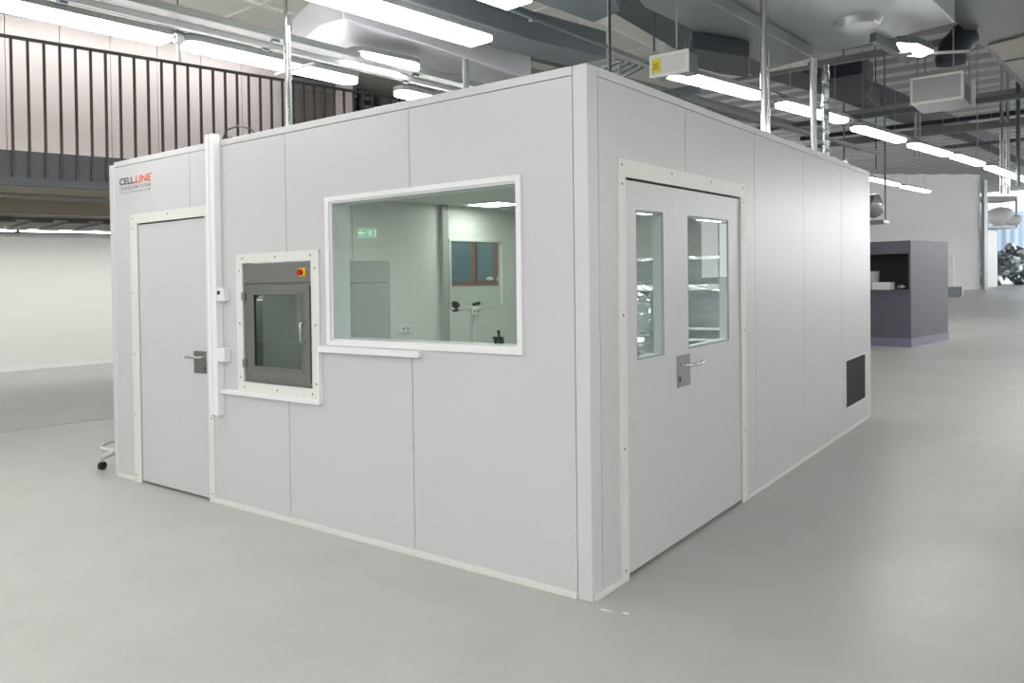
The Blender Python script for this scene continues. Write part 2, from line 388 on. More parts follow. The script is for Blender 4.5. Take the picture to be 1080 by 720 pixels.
for dd, w in ((d1, w1), (d2, w2)):
    MB().box((-0.012, w[0], w[2]), (-0.008, w[1], w[3])).build('window_pane', 'glass_door', dd)
    e = MB()
    for y0, y1, z0, z1 in ((w[0]-0.004, w[0], w[2]-0.004, w[3]+0.004), (w[1], w[1]+0.004, w[2]-0.004, w[3]+0.004), (w[0], w[1], w[2]-0.004, w[2]), (w[0], w[1], w[3], w[3]+0.004)):
        e.box((-0.006, y0, z0), (-0.0025, y1, z1))
    e.build('window_seal', 'joint_dark', dd)
    e = MB()
    for y0, y1, z0, z1 in ((w[0], w[0]+0.006, w[2], w[3]), (w[1]-0.006, w[1], w[2], w[3]), (w[0], w[1], w[2], w[2]+0.006), (w[0], w[1], w[3]-0.006, w[3])):
        e.box((-0.066, y0, z0), (-0.013, y1, z1))
    e.build('window_lining', 'plastic_white', dd)
MB().box((-0.005, 0.992, 0.932), (0.005, 1.166, 1.122)).build('handle_plate', 'brushed_steel', d2, bevel=0.002)
MB().tube([(0.002, 1.02, 1.068), (0.045, 1.02, 1.068), (0.058, 1.03, 1.067), (0.062, 1.05, 1.066), (0.062, 1.18, 1.062), (0.058, 1.235, 1.07)], 0.0095, 12).build('handle', 'chrome', d2)
MB().box((0.004, 1.006, 0.965), (0.0065, 1.022, 1.0)).build('keyhole', 'gap_black', d2)

# ---- low ventilation grille, right face
vf = plate(MB(), vg[0]-0.012, vg[1]+0.012, vg[2]-0.012, vg[3]+0.012, [(vg[0]+0.006, vg[1]-0.006, vg[2]+0.006, vg[3]-0.006)], lambda a, z, s: (0.008-s*0.012, a, z)).build('vent_frame', 'frame_white', cab)
g = MB()
n = 46
for i in range(n):
    y = vg[0]+0.01+(vg[1]-vg[0]-0.02)*i/(n-1); g.box((-0.006, y-0.0022, vg[2]), (-0.001, y+0.0022, vg[3]))
n = 28
for i in range(n):
    z = vg[2]+0.01+(vg[3]-vg[2]-0.02)*i/(n-1); g.box((-0.0055, vg[0], z-0.0022), (-0.0015, vg[1], z+0.0022))
g.build('vent_grille', 'grille', cab)
MB().box((-0.06, vg[0], vg[2]), (-0.05, vg[1], vg[3])).build('vent_backing', 'gap_black', cab)
MB().box((-0.05, vg[0]+0.1, vg[2]), (-0.01, vg[0]+0.12, vg[3])).build('vent_backing', 'grille', cab)

# ---- lettering on the left face
def text_mesh(txt, name, m, x0, z0, height, width, y=-0.0015, off=0.006):
    cu = bpy.data.curves.new('t', 'FONT'); cu.body = txt; cu.extrude = 0.0; cu.offset = off
    to = bpy.data.objects.new('t', cu); COL.objects.link(to)
    dg = bpy.context.evaluated_depsgraph_get(); me = bpy.data.meshes.new_from_object(to.evaluated_get(dg))
    xs = [v.co.x for v in me.vertices]; zs = [v.co.y for v in me.vertices]
    mb = MB(); sx = width/(max(xs)-min(xs)); sz = height/(max(zs)-min(zs))
    P0 = [(x0+(v.co.x-min(xs))*sx, z0+(v.co.y-min(zs))*sz) for v in me.vertices]
    mb.add([(a, y, b) for a, b in P0], [tuple(p.vertices) for p in me.polygons])
    bpy.data.objects.remove(to); 
    return mb
def lg(u, v):
    p = aty(u, v, 0.0); return p
text_mesh('CELL.', 'logo', 'logo_dark', -4.545, 2.446, 0.058, 0.255, off=0.022).build('logo_lettering', 'logo_dark', cab)
text_mesh('LINE', 'logo', 'logo_orange', -4.283, 2.446, 0.058, 0.235, off=0.022).build('logo_lettering', 'logo_orange', cab)
text_mesh('CLEANROOM SYSTEMS', 'logo', 'logo_grey', -4.545, 2.402, 0.028, 0.497).build('logo_lettering', 'logo_grey', cab)
text_mesh('www.cleanroomsystems.ch', 'logo', 'logo_grey', -4.545, 2.370, 0.018, 0.440).build('logo_lettering', 'logo_grey', cab)
MB().box((-4.080, -0.002, 2.374), (-4.066, -0.0005, 2.387)).build('logo_lettering', 'logo_dark', cab)
MB().box((-4.042, -0.002, 2.502), (-4.035, -0.0005, 2.509)).build('logo_lettering', 'logo_dark', cab)

# ================================================================ PASS-THROUGH HATCH
ph = empty('pass_through_hatch', (-2.46, 0, 0.918), 'stainless steel pass-through hatch with glazed door set in a white frame', 'pass-through hatch')
pf = plate(MB(), -2.908, -2.012, 0.848, 1.817, [hat], lambda a, z, s: (a, -0.012+s*0.011, z)).build('frame', 'frame_white', ph, bevel=0.002)
screws(pf, [(-2.872, -0.012, z) for z in (0.95, 1.33, 1.70)]+[(-2.05, -0.012, z) for z in (0.95, 1.33, 1.70)]+[(x, -0.012, 1.785) for x in (-2.83, -2.46, -2.09)]+[(x, -0.012, 0.882) for x in (-2.83, -2.46, -2.09)], 'y')
MB().box((-2.828, -0.006, 1.610), (-2.096, 0.06, 1.746)).build('control_panel', 'hatch_steel', ph, bevel=0.002)
bd = plate(MB(), -2.828, -2.096, 0.924, 1.607, [(-2.70, -2.21, 1.03, 1.53)], lambda a, z, s: (a, 0.004+s*0.05, z)).build('body', 'hatch_steel', ph, bevel=0.002)
dr = plate(MB(), -2.790, -2.110, 0.955, 1.590, [(-2.712, -2.186, 1.030, 1.537)], lambda a, z, s: (a, -0.012+s*0.014, z)).build('door', 'hatch_steel', ph, bevel=0.003)
MB().box((-2.712, -0.004, 1.030), (-2.186, 0.0, 1.537)).build('glass', 'glass_hatch', dr)
plate(MB(), -2.722, -2.176, 1.020, 1.547, [(-2.704, -2.194, 1.038, 1.529)], lambda a, z, s: (a, -0.015+s*0.004, z)).build('glass_bead', 'brushed_steel', dr)
MB().tube([(-2.150, -0.012, 1.345), (-2.150, -0.045, 1.345), (-2.153, -0.055, 1.335), (-2.153, -0.055, 1.225), (-2.150, -0.045, 1.215), (-2.150, -0.012, 1.215)], 0.006, 10).build('handle', 'chrome', dr)
for z in (1.52, 1.05):
    MB().box((-2.832, -0.026, z-0.028), (-2.79, -0.008, z+0.028)).tube([(-2.80, -0.026, z-0.032), (-2.80, -0.026, z+0.032)], 0.008, 10).build('hinge', 'hatch_steel', ph, bevel=0.001)
MB().box((-2.212, -0.010, 1.648), (-2.148, -0.004, 1.704)).build('switch_plate', 'yellow', ph, bevel=0.001)
sw = MB().tube([(-2.19, -0.008, 1.676), (-2.19, -0.028, 1.676)], 0.02, 16); sw.bar((-2.212, -0.034, 1.676), (-2.168, -0.034, 1.676), 0.014, 0.014)
sw.build('switch_knob', 'red', ph)
for x in (-2.62, -2.50, -2.38):
    MB().tube([(x, -0.005, 1.625), (x, -0.009, 1.625)], 0.006, 8).build('panel_screw', 'chrome', ph)
    MB().tube([(x, -0.005, 1.733), (x, -0.009, 1.733)], 0.006, 8).build('panel_screw', 'chrome', ph)
for x in (-2.545, -2.46): MB().tube([(x, -0.005, 1.682), (x, -0.009, 1.682)], 0.008, 10).build('indicator', 'chrome', ph)
# chamber behind the glass, open to the room through a second pane
hb = atx(410, 300, -2.06); ht = atx(385, 275, -2.06).z; hs_ = atx(385, 298, -2.06).z; yd = hb.y
plate(MB(), -2.86, -2.06, 0.90, ht, [(-2.70, -2.21, 1.03, 1.54)], lambda a, z, s: (a, yd-0.02+s*0.02, z)).build('inner_front', 'casing_grey', ph)
sd_ = MB()
for x in (-2.86, -2.075): sd_.box((x, 0.075, 0.90), (x+0.015, yd-0.021, hs_-0.003)).box((x, 0.075, hs_+0.003), (x+0.015, yd-0.021, ht))
sd_.box((-2.845, 0.075, 0.90), (-2.075, yd-0.021, 0.94)).box((-2.845, 0.075, ht-0.02), (-2.075, yd-0.021, ht)).box((-2.845, 0.075, 1.6), (-2.075, yd-0.021, 1.62))
sd_.build('casing', 'casing_grey', ph)
MB().box((-2.62, 0.16, 1.59), (-2.30, 0.20, 1.60)).build('chamber_fill_light', 'chamber_glow', ph)  # lamp added to brighten the chamber behind the glass
MB().box((-2.70, yd-0.012, 1.03), (-2.21, yd-0.008, 1.54)).build('inner_glass', 'glass_hatch', ph)
MB().box((-2.66, -0.0165, 1.492), (-2.60, -0.0145, 1.498)).build('label_strip', 'paper_white', dr)
for k, a in enumerate((-2.78, -2.14)):
    pass

# ================================================================ CABLE TRUNKING, BOXES
ct = empty('cable_trunking', (-3.14, -0.02, 0.66), 'tall white vertical cable trunking rising past the cabin top beside the left door', 'cable trunking')
MB().box((-3.190, -0.055, 0.66), (-3.092, -0.001, 2.69)).build('channel', 'plastic_white', ct, bevel=0.002)
MB().box((-3.186, -0.061, 0.72), (-3.150, -0.0555, 2.69)).build('lid', 'plastic_white', ct)
MB().box((-3.184, -0.045, 0.652), (-3.165, -0.01, 0.66)).build('end_opening', 'gap_black', ct)
t2 = empty('cable_trunking', (-2.55, -0.02, 0.83), 'white horizontal cable trunking running under the steel hatch', 'cable trunking')
MB().box((-3.090, -0.035, 0.822), (-2.012, -0.001, 0.850)).box((-2.012, -0.035, 0.822), (-1.998, -0.001, 1.16)).build('channel', 'plastic_white', t2, bevel=0.002)
t3 = empty('cable_trunking', (-1.56, -0.02, 1.16), 'short white horizontal cable trunking under the left half of the big window', 'cable trunking')
MB().box((-1.999, -0.040, 1.163), (-1.127, -0.001, 1.203)).build('channel', 'plastic_white', t3, bevel=0.002)
MB().box((-1.999, -0.0405, 1.166), (-1.995, -0.006, 1.2)).build('end_cap', 'frame_white', t3)
th = empty('room_thermostat', (-3.045, -0.02, 1.485), 'white thermostat box with small dark display on the vertical trunking', 'thermostat')
MB().box((-3.092, -0.050, 1.485), (-3.006, -0.001, 1.582)).build('housing', 'plastic_white', th, bevel=0.006)
MB().box((-3.082, -0.053, 1.535), (-3.052, -0.0495, 1.562)).build('display', 'display', th)
sb = empty('junction_box', (-3.045, -0.02, 1.05), 'blank white junction box below the thermostat beside the steel hatch', 'junction box')
MB().box((-3.092, -0.055, 1.050), (-3.006, -0.001, 1.150)).build('housing', 'plastic_white', sb, bevel=0.006)
MB().box((-3.086, -0.0575, 1.056), (-3.012, -0.0545, 1.144)).build('cover', 'plastic_white', sb, bevel=0.001)
w = MB().tube([(-3.10, 0.03, 2.66), (-3.06, 0.03, 2.72), (-2.93, 0.04, 2.735), (-2.80, 0.05, 2.70), (-2.74, 0.05, 2.655)], 0.006, 6)
w.tube([(-3.10, 0.02, 2.655), (-3.05, 0.02, 2.66), (-2.99, 0.03, 2.66)], 0.006, 6)
tag(w.build('control_cable', 'wire_black'), 'thin dark cable looping over the cabin top edge beside the trunking', 'cable')

# ================================================================ INSIDE THE CABIN
IX = -W+T
def socket(y, z, label):
    s = empty('wall_socket', (IX, y, z), label, 'socket')
    MB().box((IX+0.001, y-0.08, z-0.045), (IX+0.035, y+0.08, z+0.045)).build('housing', 'plastic_white', s, bevel=0.005)
    for k in (-0.036, 0.036):
        MB().tube([(IX+0.036, y+k, z), (IX+0.0345, y+k, z)], 0.021, 16).build('outlet', 'cabinet_grey', s)
        MB().tube([(IX+0.0362, y+k-0.009, z), (IX+0.0372, y+k-0.009, z)], 0.0045, 8).build('pin_hole', 'gap_black', s)
        MB().tube([(IX+0.0362, y+k+0.009, z), (IX+0.0372, y+k+0.009, z)], 0.0045, 8).build('pin_hole', 'gap_black', s)
    return s
socket(3.42, 1.02, 'white double wall socket on the inner wall beside the hatch casing inside the cabin')
socket(4.74, 1.16, 'white double wall socket under the inner viewing window')
tag(MB().box((IX+0.001, 4.735, 0.0), (IX+0.012, 4.75, 1.11)).build('cable_conduit', 'plastic_white'), 'slim white conduit below the socket under the inner viewing window', 'conduit')
# ceiling lamps inside
def inner_lamp(cx, cy, label, h_=0.29, m_='inner_lamp_glow'):
    l = empty('ceiling_panel_light', (cx, cy, 2.5), label, 'ceiling light')
    plate(MB(), cx-h_-0.02, cx+h_+0.02, cy-h_-0.02, cy+h_+0.02, [(cx-h_, cx+h_, cy-h_, cy+h_)], lambda a, z, s: (a, z, 2.512+s*0.018)).build('frame', 'plastic_white', l)
    MB().box((cx-h_+0.001, cy-h_+0.001, 2.516), (cx+h_-0.001, cy+h_-0.001, 2.522)).build('diffuser', m_, l)
inner_lamp(-4.1, 4.50, 'square ceiling panel light inside the cabin above the inner viewing window', 0.25, 'line_glow')
inner_lamp(-1.3, 1.9, 'square ceiling panel light inside the cabin near the double door')
inner_lamp(-3.3, 1.3, 'square ceiling panel light inside the cabin near the steel hatch')
# small black clamp on the window ledge
p = aty(526, 366, T+0.06); cx, cy, cz = p.x, T+0.06, win[2]
cl = empty('black_clamp', (cx, cy, cz), 'small black clamp stand on the ledge inside the big window', 'clamp')
k = MB(); k.box((cx-0.028, cy-0.015, cz), (cx-0.014, cy+0.015, cz+0.038)).box((cx+0.008, cy-0.015, cz), (cx+0.022, cy+0.015, cz+0.034))
k.build('foot', 'black_plastic', cl, bevel=0.002)
MB().box((cx-0.042, cy-0.01, cz+0.034), (cx+0.024, cy+0.01, cz+0.050)).build('jaw', 'black_plastic', cl, bevel=0.003)
MB().tube([(cx-0.002, cy, cz+0.048), (cx-0.006, cy, cz+0.074)], 0.007, 10).ico((cx-0.006, cy, cz+0.078), 0.011, 1).build('knob', 'black_plastic', cl)
# dark bag and folded gloves on the viewing window sill
tag(MB().ico((IX-0.02, 4.36, wv[2]+0.0), 0.13, 2, (0.28, 0.9, 0.62), 0.03).build('dark_bag', 'black_plastic'), 'dark rounded bag on the sill of the inner viewing window', 'bag')
tag(MB().ico((IX-0.01, 4.78, wv[2]+0.012), 0.06, 2, (0.4, 1.2, 0.5), 0.12).ico((IX-0.01, 4.85, wv[2]+0.03), 0.04, 2, (0.4, 0.9, 0.6), 0.12).build('crumpled_glove', 'black_plastic'), 'crumpled black glove on the sill of the inner viewing window', 'glove')
# shelving wrapped in plastic film behind the double door
rk = empty('storage_rack', (-1.2, 3.7, 0.0), 'tall steel rack wrapped in crinkled plastic film behind the double door', 'rack')
rx0, rx1, ry0, ry1 = -2.25, -0.20, 3.45, 4.05
for x in (rx0, rx1):
    for y in (ry0, ry1): MB().box((x-0.02, y-0.02, 0), (x+0.02, y+0.02, 2.02)).build('post', 'galvanised', rk)
for z in (0.35, 0.95, 1.42, 1.72): MB().box((rx0, ry0, z-0.02), (rx1, ry1, z+0.01)).build('shelf', 'galvanised', rk)
def crumple(x0, x1, z0, z1, y, amp, nx=40, nz=26, seed=1):
    rnd = random.Random(seed); mb = MB(); vs = []
    ph_ = [(rnd.uniform(3, 16), rnd.uniform(3, 16), rnd.uniform(0, 6.3)) for _ in range(7)]
    for j in range(nz+1):
        for i in range(nx+1):
            x = x0+(x1-x0)*i/nx; z = z0+(z1-z0)*j/nz
            o = sum(abs(math.sin(a*x+b*z+c)) for a, b, c in ph_)/7-0.6
            vs.append((x, y+amp*o+rnd.uniform(-1, 1)*amp*0.12, z))
    fs = [(j*(nx+1)+i, j*(nx+1)+i+1, (j+1)*(nx+1)+i+1, (j+1)*(nx+1)+i) for j in range(nz) for i in range(nx)]
    n0 = len(vs); vs2 = vs+[(a, b+0.004, c) for a, b, c in vs]
    fs2 = fs+[tuple(q+n0 for q in f[::-1]) for f in fs]
    return mb.add(vs2, fs2)
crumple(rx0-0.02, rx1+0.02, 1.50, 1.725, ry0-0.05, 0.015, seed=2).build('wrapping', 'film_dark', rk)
crumple(rx0-0.02, rx1+0.02, 1.725, 1.755, ry0-0.07, 0.03, 60, 3, seed=3).build('wrapping', 'film_bright', rk)  # pale strip stands in for a highlight along the film
crumple(rx0-0.02, rx1+0.02, 1.445, 1.50, ry0-0.08, 0.05, 60, 4, seed=4).build('wrapping', 'film_bright', rk)  # second highlight on the film, put in as a paler strip
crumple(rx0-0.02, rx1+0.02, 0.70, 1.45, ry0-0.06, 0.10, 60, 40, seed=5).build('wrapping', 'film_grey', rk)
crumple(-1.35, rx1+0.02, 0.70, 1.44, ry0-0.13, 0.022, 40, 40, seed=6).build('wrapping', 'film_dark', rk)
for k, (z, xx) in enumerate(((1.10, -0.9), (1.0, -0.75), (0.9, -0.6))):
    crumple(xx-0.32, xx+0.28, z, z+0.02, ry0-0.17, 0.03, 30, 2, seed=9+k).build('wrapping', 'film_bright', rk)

# ================================================================ FLOOR, HALL SHELL
h79 = math.radians(79); md = Vector((math.cos(h79), math.sin(h79), 0)); mn = Vector((-math.sin(h79), math.cos(h79), 0))  # along / away
ME = Vector((-7.87, 0.28, 0))
def mp(s, b): q = ME+md*s+mn*b; return (q.x, q.y)
def mz(u, v, b):
    o = ME+mn*b; d = ray(u, v); t = (o-CAM).dot(mn)/d.dot(mn); q = CAM+d*t; return (q-o).dot(md), q.z
struct(MB().box((-30, -16, -0.10), (26, 72, 0.0)).build('floor', 'floor_resin'))
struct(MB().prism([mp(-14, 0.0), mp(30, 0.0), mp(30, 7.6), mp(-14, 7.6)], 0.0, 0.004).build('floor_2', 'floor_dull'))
struct(MB().prism([mp(-14, 7.35), mp(12, 7.35), mp(12, 7.6), mp(-14, 7.6)], 0.0, 7.6).build('wall_left', 'hall_white'))
# unseen window openings added in the hall walls so sky light fills the hall
fill_bays = [(-9+6*i+1.3, -9+6*i+4.7, 3.2, 7.0) for i in range(4)]
struct(plate(MB(), -20, 20, 0, 7.6, fill_bays, lambda a, z, s: (a, -13.0-s*0.3, z)).build('wall_front', 'hall_white'))
fill_bays2 = [(-12+6*i+0.3, -12+6*i+5.7, 0.9, 7.2) for i in range(8, 12)]
fill_bays3 = [(15.5+6*i+0.3, 15.5+6*i+5.7, 0.9, 7.2) for i in range(7)]
struct(plate(MB(), 14.5, 62, 0, 7.6, fill_bays3, lambda a, z, s: (-24.0-s*0.3, a, z)).build('wall_left_2', 'hall_white'))
struct(plate(MB(), -13, 62, 0, 7.6, fill_bays2, lambda a, z, s: (15.0+s*0.3, a, z)).build('wall_right', 'hall_white'))
for i, b_ in enumerate(fill_bays):  # frames in the added fill openings behind the camera
    w_ = struct(plate(MB(), b_[0], b_[1], b_[2], b_[3], [(b_[0]+0.06, (b_[0]+b_[1])/2-0.03, b_[2]+0.06, 4.0), ((b_[0]+b_[1])/2+0.03, b_[1]-0.06, b_[2]+0.06, 4.0), (b_[0]+0.06, (b_[0]+b_[1])/2-0.03, 4.08, b_[3]-0.06), ((b_[0]+b_[1])/2+0.03, b_[1]-0.06, 4.08, b_[3]-0.06)], lambda a, z, s: (a, -13.1-s*0.06, z)).build('window_%d' % (i+10), 'shutter_steel'))
for i, b_ in enumerate(fill_bays3):  # frames in the added fill openings hidden beyond the cabin
    w_ = struct(plate(MB(), b_[0], b_[1], b_[2], b_[3], [(b_[0]+0.06, (b_[0]+b_[1])/2-0.03, b_[2]+0.06, b_[3]-0.06), ((b_[0]+b_[1])/2+0.03, b_[1]-0.06, b_[2]+0.06, b_[3]-0.06)], lambda a, z, s: (-24.1-s*0.06, a, z)).build('window_%d' % (i+30), 'shutter_steel'))
for i, b_ in enumerate(fill_bays2):  # frames in the added fill openings on the unseen right side
    w_ = struct(plate(MB(), b_[0], b_[1], b_[2], b_[3], [(b_[0]+0.06, (b_[0]+b_[1])/2-0.03, b_[2]+0.06, 4.0), ((b_[0]+b_[1])/2+0.03, b_[1]-0.06, b_[2]+0.06, 4.0), (b_[0]+0.06, (b_[0]+b_[1])/2-0.03, 4.08, b_[3]-0.06), ((b_[0]+b_[1])/2+0.03, b_[1]-0.06, 4.08, b_[3]-0.06)], lambda a, z, s: (15.1+s*0.06, a, z)).build('window_%d' % (i+20), 'shutter_steel'))
# far wall at the end of the hall
A = atz(905, 309, 0); B = atz(1034, 305, 0)
dirf = (B-A).normalized()
B2 = A+dirf*((B-A).length)
nf = Vector((-dirf.y, dirf.x, 0))
def fp(q, s): q = Vector((q.x, q.y, 0))+nf*s; return (q.x, q.y)
Aext = A-dirf*14
struct(MB().prism([fp(Aext, 0), fp(B2, 0), fp(B2, 0.4), fp(Aext, 0.4)], 0, 7.4).build('wall_far', 'far_white'))
C1 = atz(1040.5, 302, 0); 
struct(MB().prism([fp(B2, 11.9), fp(B2+dirf*22, 11.9), fp(B2+dirf*22, 12.3), fp(B2, 12.3)], 0, 7.4).build('wall_far_2', 'far_white'))
def zat(q, v):    # height of the pixel row v above the plan point q
    best = None
    lo, hi = -1.0, 30.0
    for _ in range(40):
        mid = (lo+hi)/2; P = Vector((q[0]+KX*mid, q[1]+KY*mid, mid))-CAM
        yy = PY-FPX*P.dot(U_)/P.dot(_f)
        if yy > v: lo = mid
        else: hi = mid
    return (lo+hi)/2
q = Vector((B2.x, B2.y, 0))
tag(MB().prism([fp(q+dirf*0.05, -0.3), fp(q+dirf*0.28, -0.3), fp(q+dirf*0.28, -0.05), fp(q+dirf*0.05, -0.05)], 0, 7.0).build('steel_column', 'galvanised'), 'pale steel column at the right end of the far white wall', 'column')
# ceiling: corrugated deck, ribs run crosswise
mb = MB(); y = -13.0; prof = []
while y < 70:
    prof += [(y, 7.60), (y+0.45, 7.60), (y+0.58, 7.36), (y+1.07, 7.36), (y+1.20, 7.60)]; y += 1.20
vs = []; fs = []
for (yy, zz) in prof: vs += [(-2.6 if False else -24, yy, zz), (18, yy, zz)]
for i in range(len(prof)-1): fs.append((2*i, 2*i+1, 2*i+3, 2*i+2))
mb.add(vs, fs)
mb.box((-24, -13, 7.62), (18, 70, 7.7))
struct(mb.build('ceiling', 'deck', smooth=10))
# lower, smooth ceiling bay over the mezzanine side
struct(MB().prism([(-24, -12.9), (-1.9, -12.9), (-1.9, 10.5), (-24, 10.5)], 5.0, 5.25).build('ceiling_2', 'ceiling_light'))
for i, x in enumerate((-3.4, -6.2, -9.0)):
    struct(MB().box((x-0.03, -12.8, 4.965), (x+0.03, 10.4, 5.0)).build('trim_%d' % (i+1), 'ceiling_light'))
for i, yv in enumerate((-2.2, 0.2, 2.6, 5.0, 7.4)):
    struct(MB().box((-18, yv-0.02, 4.98), (-1.95, yv+0.02, 5.0)).build('trim_%d' % (i+4), 'ceiling_light'))

# ---------------------------------------------------------------- mezzanine
mzz = empty('mezzanine_platform', (*mp(0, 0), 2.78), 'mezzanine platform with dark grey edge along the left side of the hall', 'mezzanine')
MB().prism([mp(-13, 0), mp(14, 0), mp(14, 0.12), mp(-13, 0.12)], 2.78, 3.17).build('fascia', 'fascia', mzz)
MB().prism([mp(-13, 0.12), mp(14, 0.12), mp(14, 7.34), mp(-13, 7.34)], 2.86, 3.10).build('deck', 'underside', mzz)
MB().prism([mp(-13, 2.6), mp(14, 2.6), mp(14, 2.8), mp(-13, 2.8)], 2.66, 2.86).build('beam', 'underside', mzz)
mb = MB()
for k in range(54):
    s0 = -13+k*0.5; mb.prism([mp(s0, 3.4), mp(s0+0.3, 3.4), mp(s0+0.3, 5.4), mp(s0, 5.4)], 2.60, 2.70)
mb.prism([mp(-13, 3.4), mp(14, 3.4), mp(14, 5.4), mp(-13, 5.4)], 2.64, 2.78)
mb.build('corrugated_soffit', 'corrugated', mzz)
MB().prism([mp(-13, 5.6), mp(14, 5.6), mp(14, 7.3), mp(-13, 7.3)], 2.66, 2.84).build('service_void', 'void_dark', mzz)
struct(MB().prism([mp(-13, 7.28), mp(11.9, 7.28), mp(11.9, 7.36), mp(-13, 7.36)], 2.555, 2.60).build('trim_12', 'plastic_white'))
struct(MB().prism([mp(-13, 7.30), mp(11.9, 7.30), mp(11.9, 7.36), mp(-13, 7.36)], 0.0, 0.06).build('trim_13', 'plastic_white'))
def pipe(pts, r, m, label, cat='pipe', name='pipe', n=10):
    return tag(MB().tube(pts, r, n).build(name, m), label, cat)
pipe([(*mp(-12, 1.3), 2.80), (*mp(13, 1.3), 2.80)], 0.02, 'tray_light', 'thin pale conduit under the front of the mezzanine', name='conduit')
pipe([(*mp(-12, 3.1), 2.68), (*mp(13, 3.1), 2.68)], 0.025, 'tray_light', 'second pale conduit further back under the mezzanine', name='conduit')
for k, s_ in enumerate((-7.5, -5.0, -2.5, 0.0, 2.5, 5.0, 7.5)):
    lf_ = empty('wall_wash_light', (*mp(s_, 5.8), 2.6), 'continuous slim light line under the mezzanine along the white back wall', 'ceiling light', 'light line under the mezzanine')
    MB().prism([mp(s_-1.2, 5.66), mp(s_+1.2, 5.66), mp(s_+1.2, 5.90), mp(s_-1.2, 5.90)], 2.605, 2.63).build('diffuser', 'line_glow', lf_)
    MB().prism([mp(s_-1.22, 5.64), mp(s_+1.22, 5.64), mp(s_+1.22, 5.92), mp(s_-1.22, 5.92)], 2.63, 2.655).build('housing', 'fixture_grey', lf_)
for k, s_ in enumerate((-8.0, -4.7, -1.4, 1.9)):  # lamps added to brighten the wall behind the railing
    lf_ = empty('gallery_fill_light', (*mp(s_, 0.5), 4.9), 'slim light line added above the mezzanine railing to brighten the upper wall', 'ceiling light', 'added light line over the mezzanine')
    MB().prism([mp(s_-1.6, 0.45), mp(s_+1.6, 0.45), mp(s_+1.6, 0.57), mp(s_-1.6, 0.57)], 4.90, 4.93).build('diffuser', 'soft_glow', lf_)
    MB().prism([mp(s_-1.62, 0.43), mp(s_+1.62, 0.43), mp(s_+1.62, 0.59), mp(s_-1.62, 0.59)], 4.93, 4.999).build('housing', 'fixture_grey', lf_)
# railing
rl = empty('mezzanine_railing', (*mp(0, -0.03), 2.87), 'dark metal balustrade with many upright bars along the mezzanine edge', 'railing')
MB().bar((*mp(-12.9, -0.03), 4.435), (*mp(9, -0.03), 4.435), 0.05, 0.03).build('handrail', 'rail_dark', rl)
sp = 0.1630
k0 = -60
for k in range(k0, 52):
    s0 = 0.18+k*sp
    if -10.0 < s0 < 6.0:
        MB().bar((*mp(s0, -0.03), 2.87), (*mp(s0, -0.03), 4.425), 0.028, 0.028, up=tuple(mn)).build('bar', 'rail_dark', rl)
# back wall on the mezzanine: pale panels, then a brown-grey shutter, a pale pier and a dark storage bay
bw = 1.0
s350, _ = mz(350, 100, bw); s305, _ = mz(306, 100, bw); s368, _ = mz(369, 100, bw)
up_top = mz(60, 24, bw)[1]
mb = MB(); s0 = -12.9
while s0 < s305-0.01:
    s1 = min(s0+0.6, s305); mb.prism([mp(s0+0.004, bw), mp(s1-0.004, bw), mp(s1-0.004, bw+0.08), mp(s0+0.004, bw+0.08)], 3.1, 4.98); s0 += 0.6
struct(mb.build('wall_upper', 'upper_panel'))
sh = empty('roller_shutter', (*mp(s305, bw), 3.1), 'brown-grey slatted shutter panel behind the mezzanine railing', 'shutter')
mb = MB(); n = int((s350-s305)/0.12)
for i in range(n): mb.prism([mp(s305+0.12*i+0.004, bw), mp(s305+0.12*(i+1)-0.004, bw), mp(s305+0.12*(i+1)-0.004, bw+0.05), mp(s305+0.12*i+0.004, bw+0.05)], 3.1, 4.62)
mb.build('slats', 'brown_grey', sh)
MB().prism([mp(s305, bw-0.02), mp(s350, bw-0.02), mp(s350, bw+0.06), mp(s305, bw+0.06)], 4.62, 4.78).build('shutter_box', 'tray_grey', sh)
struct(MB().prism([mp(s350, bw), mp(s368, bw), mp(s368, bw+0.1), mp(s350, bw+0.1)], 3.1, 4.9).build('wall_upper_2', 'upper_panel'))
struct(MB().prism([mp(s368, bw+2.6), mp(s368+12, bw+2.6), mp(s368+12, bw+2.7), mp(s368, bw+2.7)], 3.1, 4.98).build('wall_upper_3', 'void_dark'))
# storage racks in the dark bay with boxes
sr = empty('storage_rack', (*mp(s368+1.5, bw+0.4), 3.1), 'dark loaded storage rack on the mezzanine beyond the shutter', 'rack')
for i in range(4):
    for j in (0, 0.6): MB().bar((*mp(s368+0.3+i*1.6, bw+0.3+j), 3.1), (*mp(s368+0.3+i*1.6, bw+0.3+j), 4.85), 0.06, 0.06).build('post', 'duct_navy', sr)
for z in (3.7, 4.15, 4.55): MB().prism([mp(s368+0.3, bw+0.3), mp(s368+5.1, bw+0.3), mp(s368+5.1, bw+0.9), mp(s368+0.3, bw+0.9)], z, z+0.05).build('shelf', 'tray_grey', sr)
for i in range(14):
    s1 = s368+0.4+i*0.33; zz = (4.20, 4.60, 3.75)[i % 3]; w_ = random.uniform(0.2, 0.3); hh = random.uniform(0.18, 0.26)
    o = MB().prism([mp(s1, bw+0.35), mp(s1+w_, bw+0.35), mp(s1+w_, bw+0.8), mp(s1, bw+0.8)], zz, zz+hh).build('storage_box', ('duct_navy', 'duct_dark', 'storage_red', 'fascia')[(i*7) % 4])
    tag(o, 'storage box on the dark rack of the mezzanine', 'box', 'boxes on the mezzanine rack')
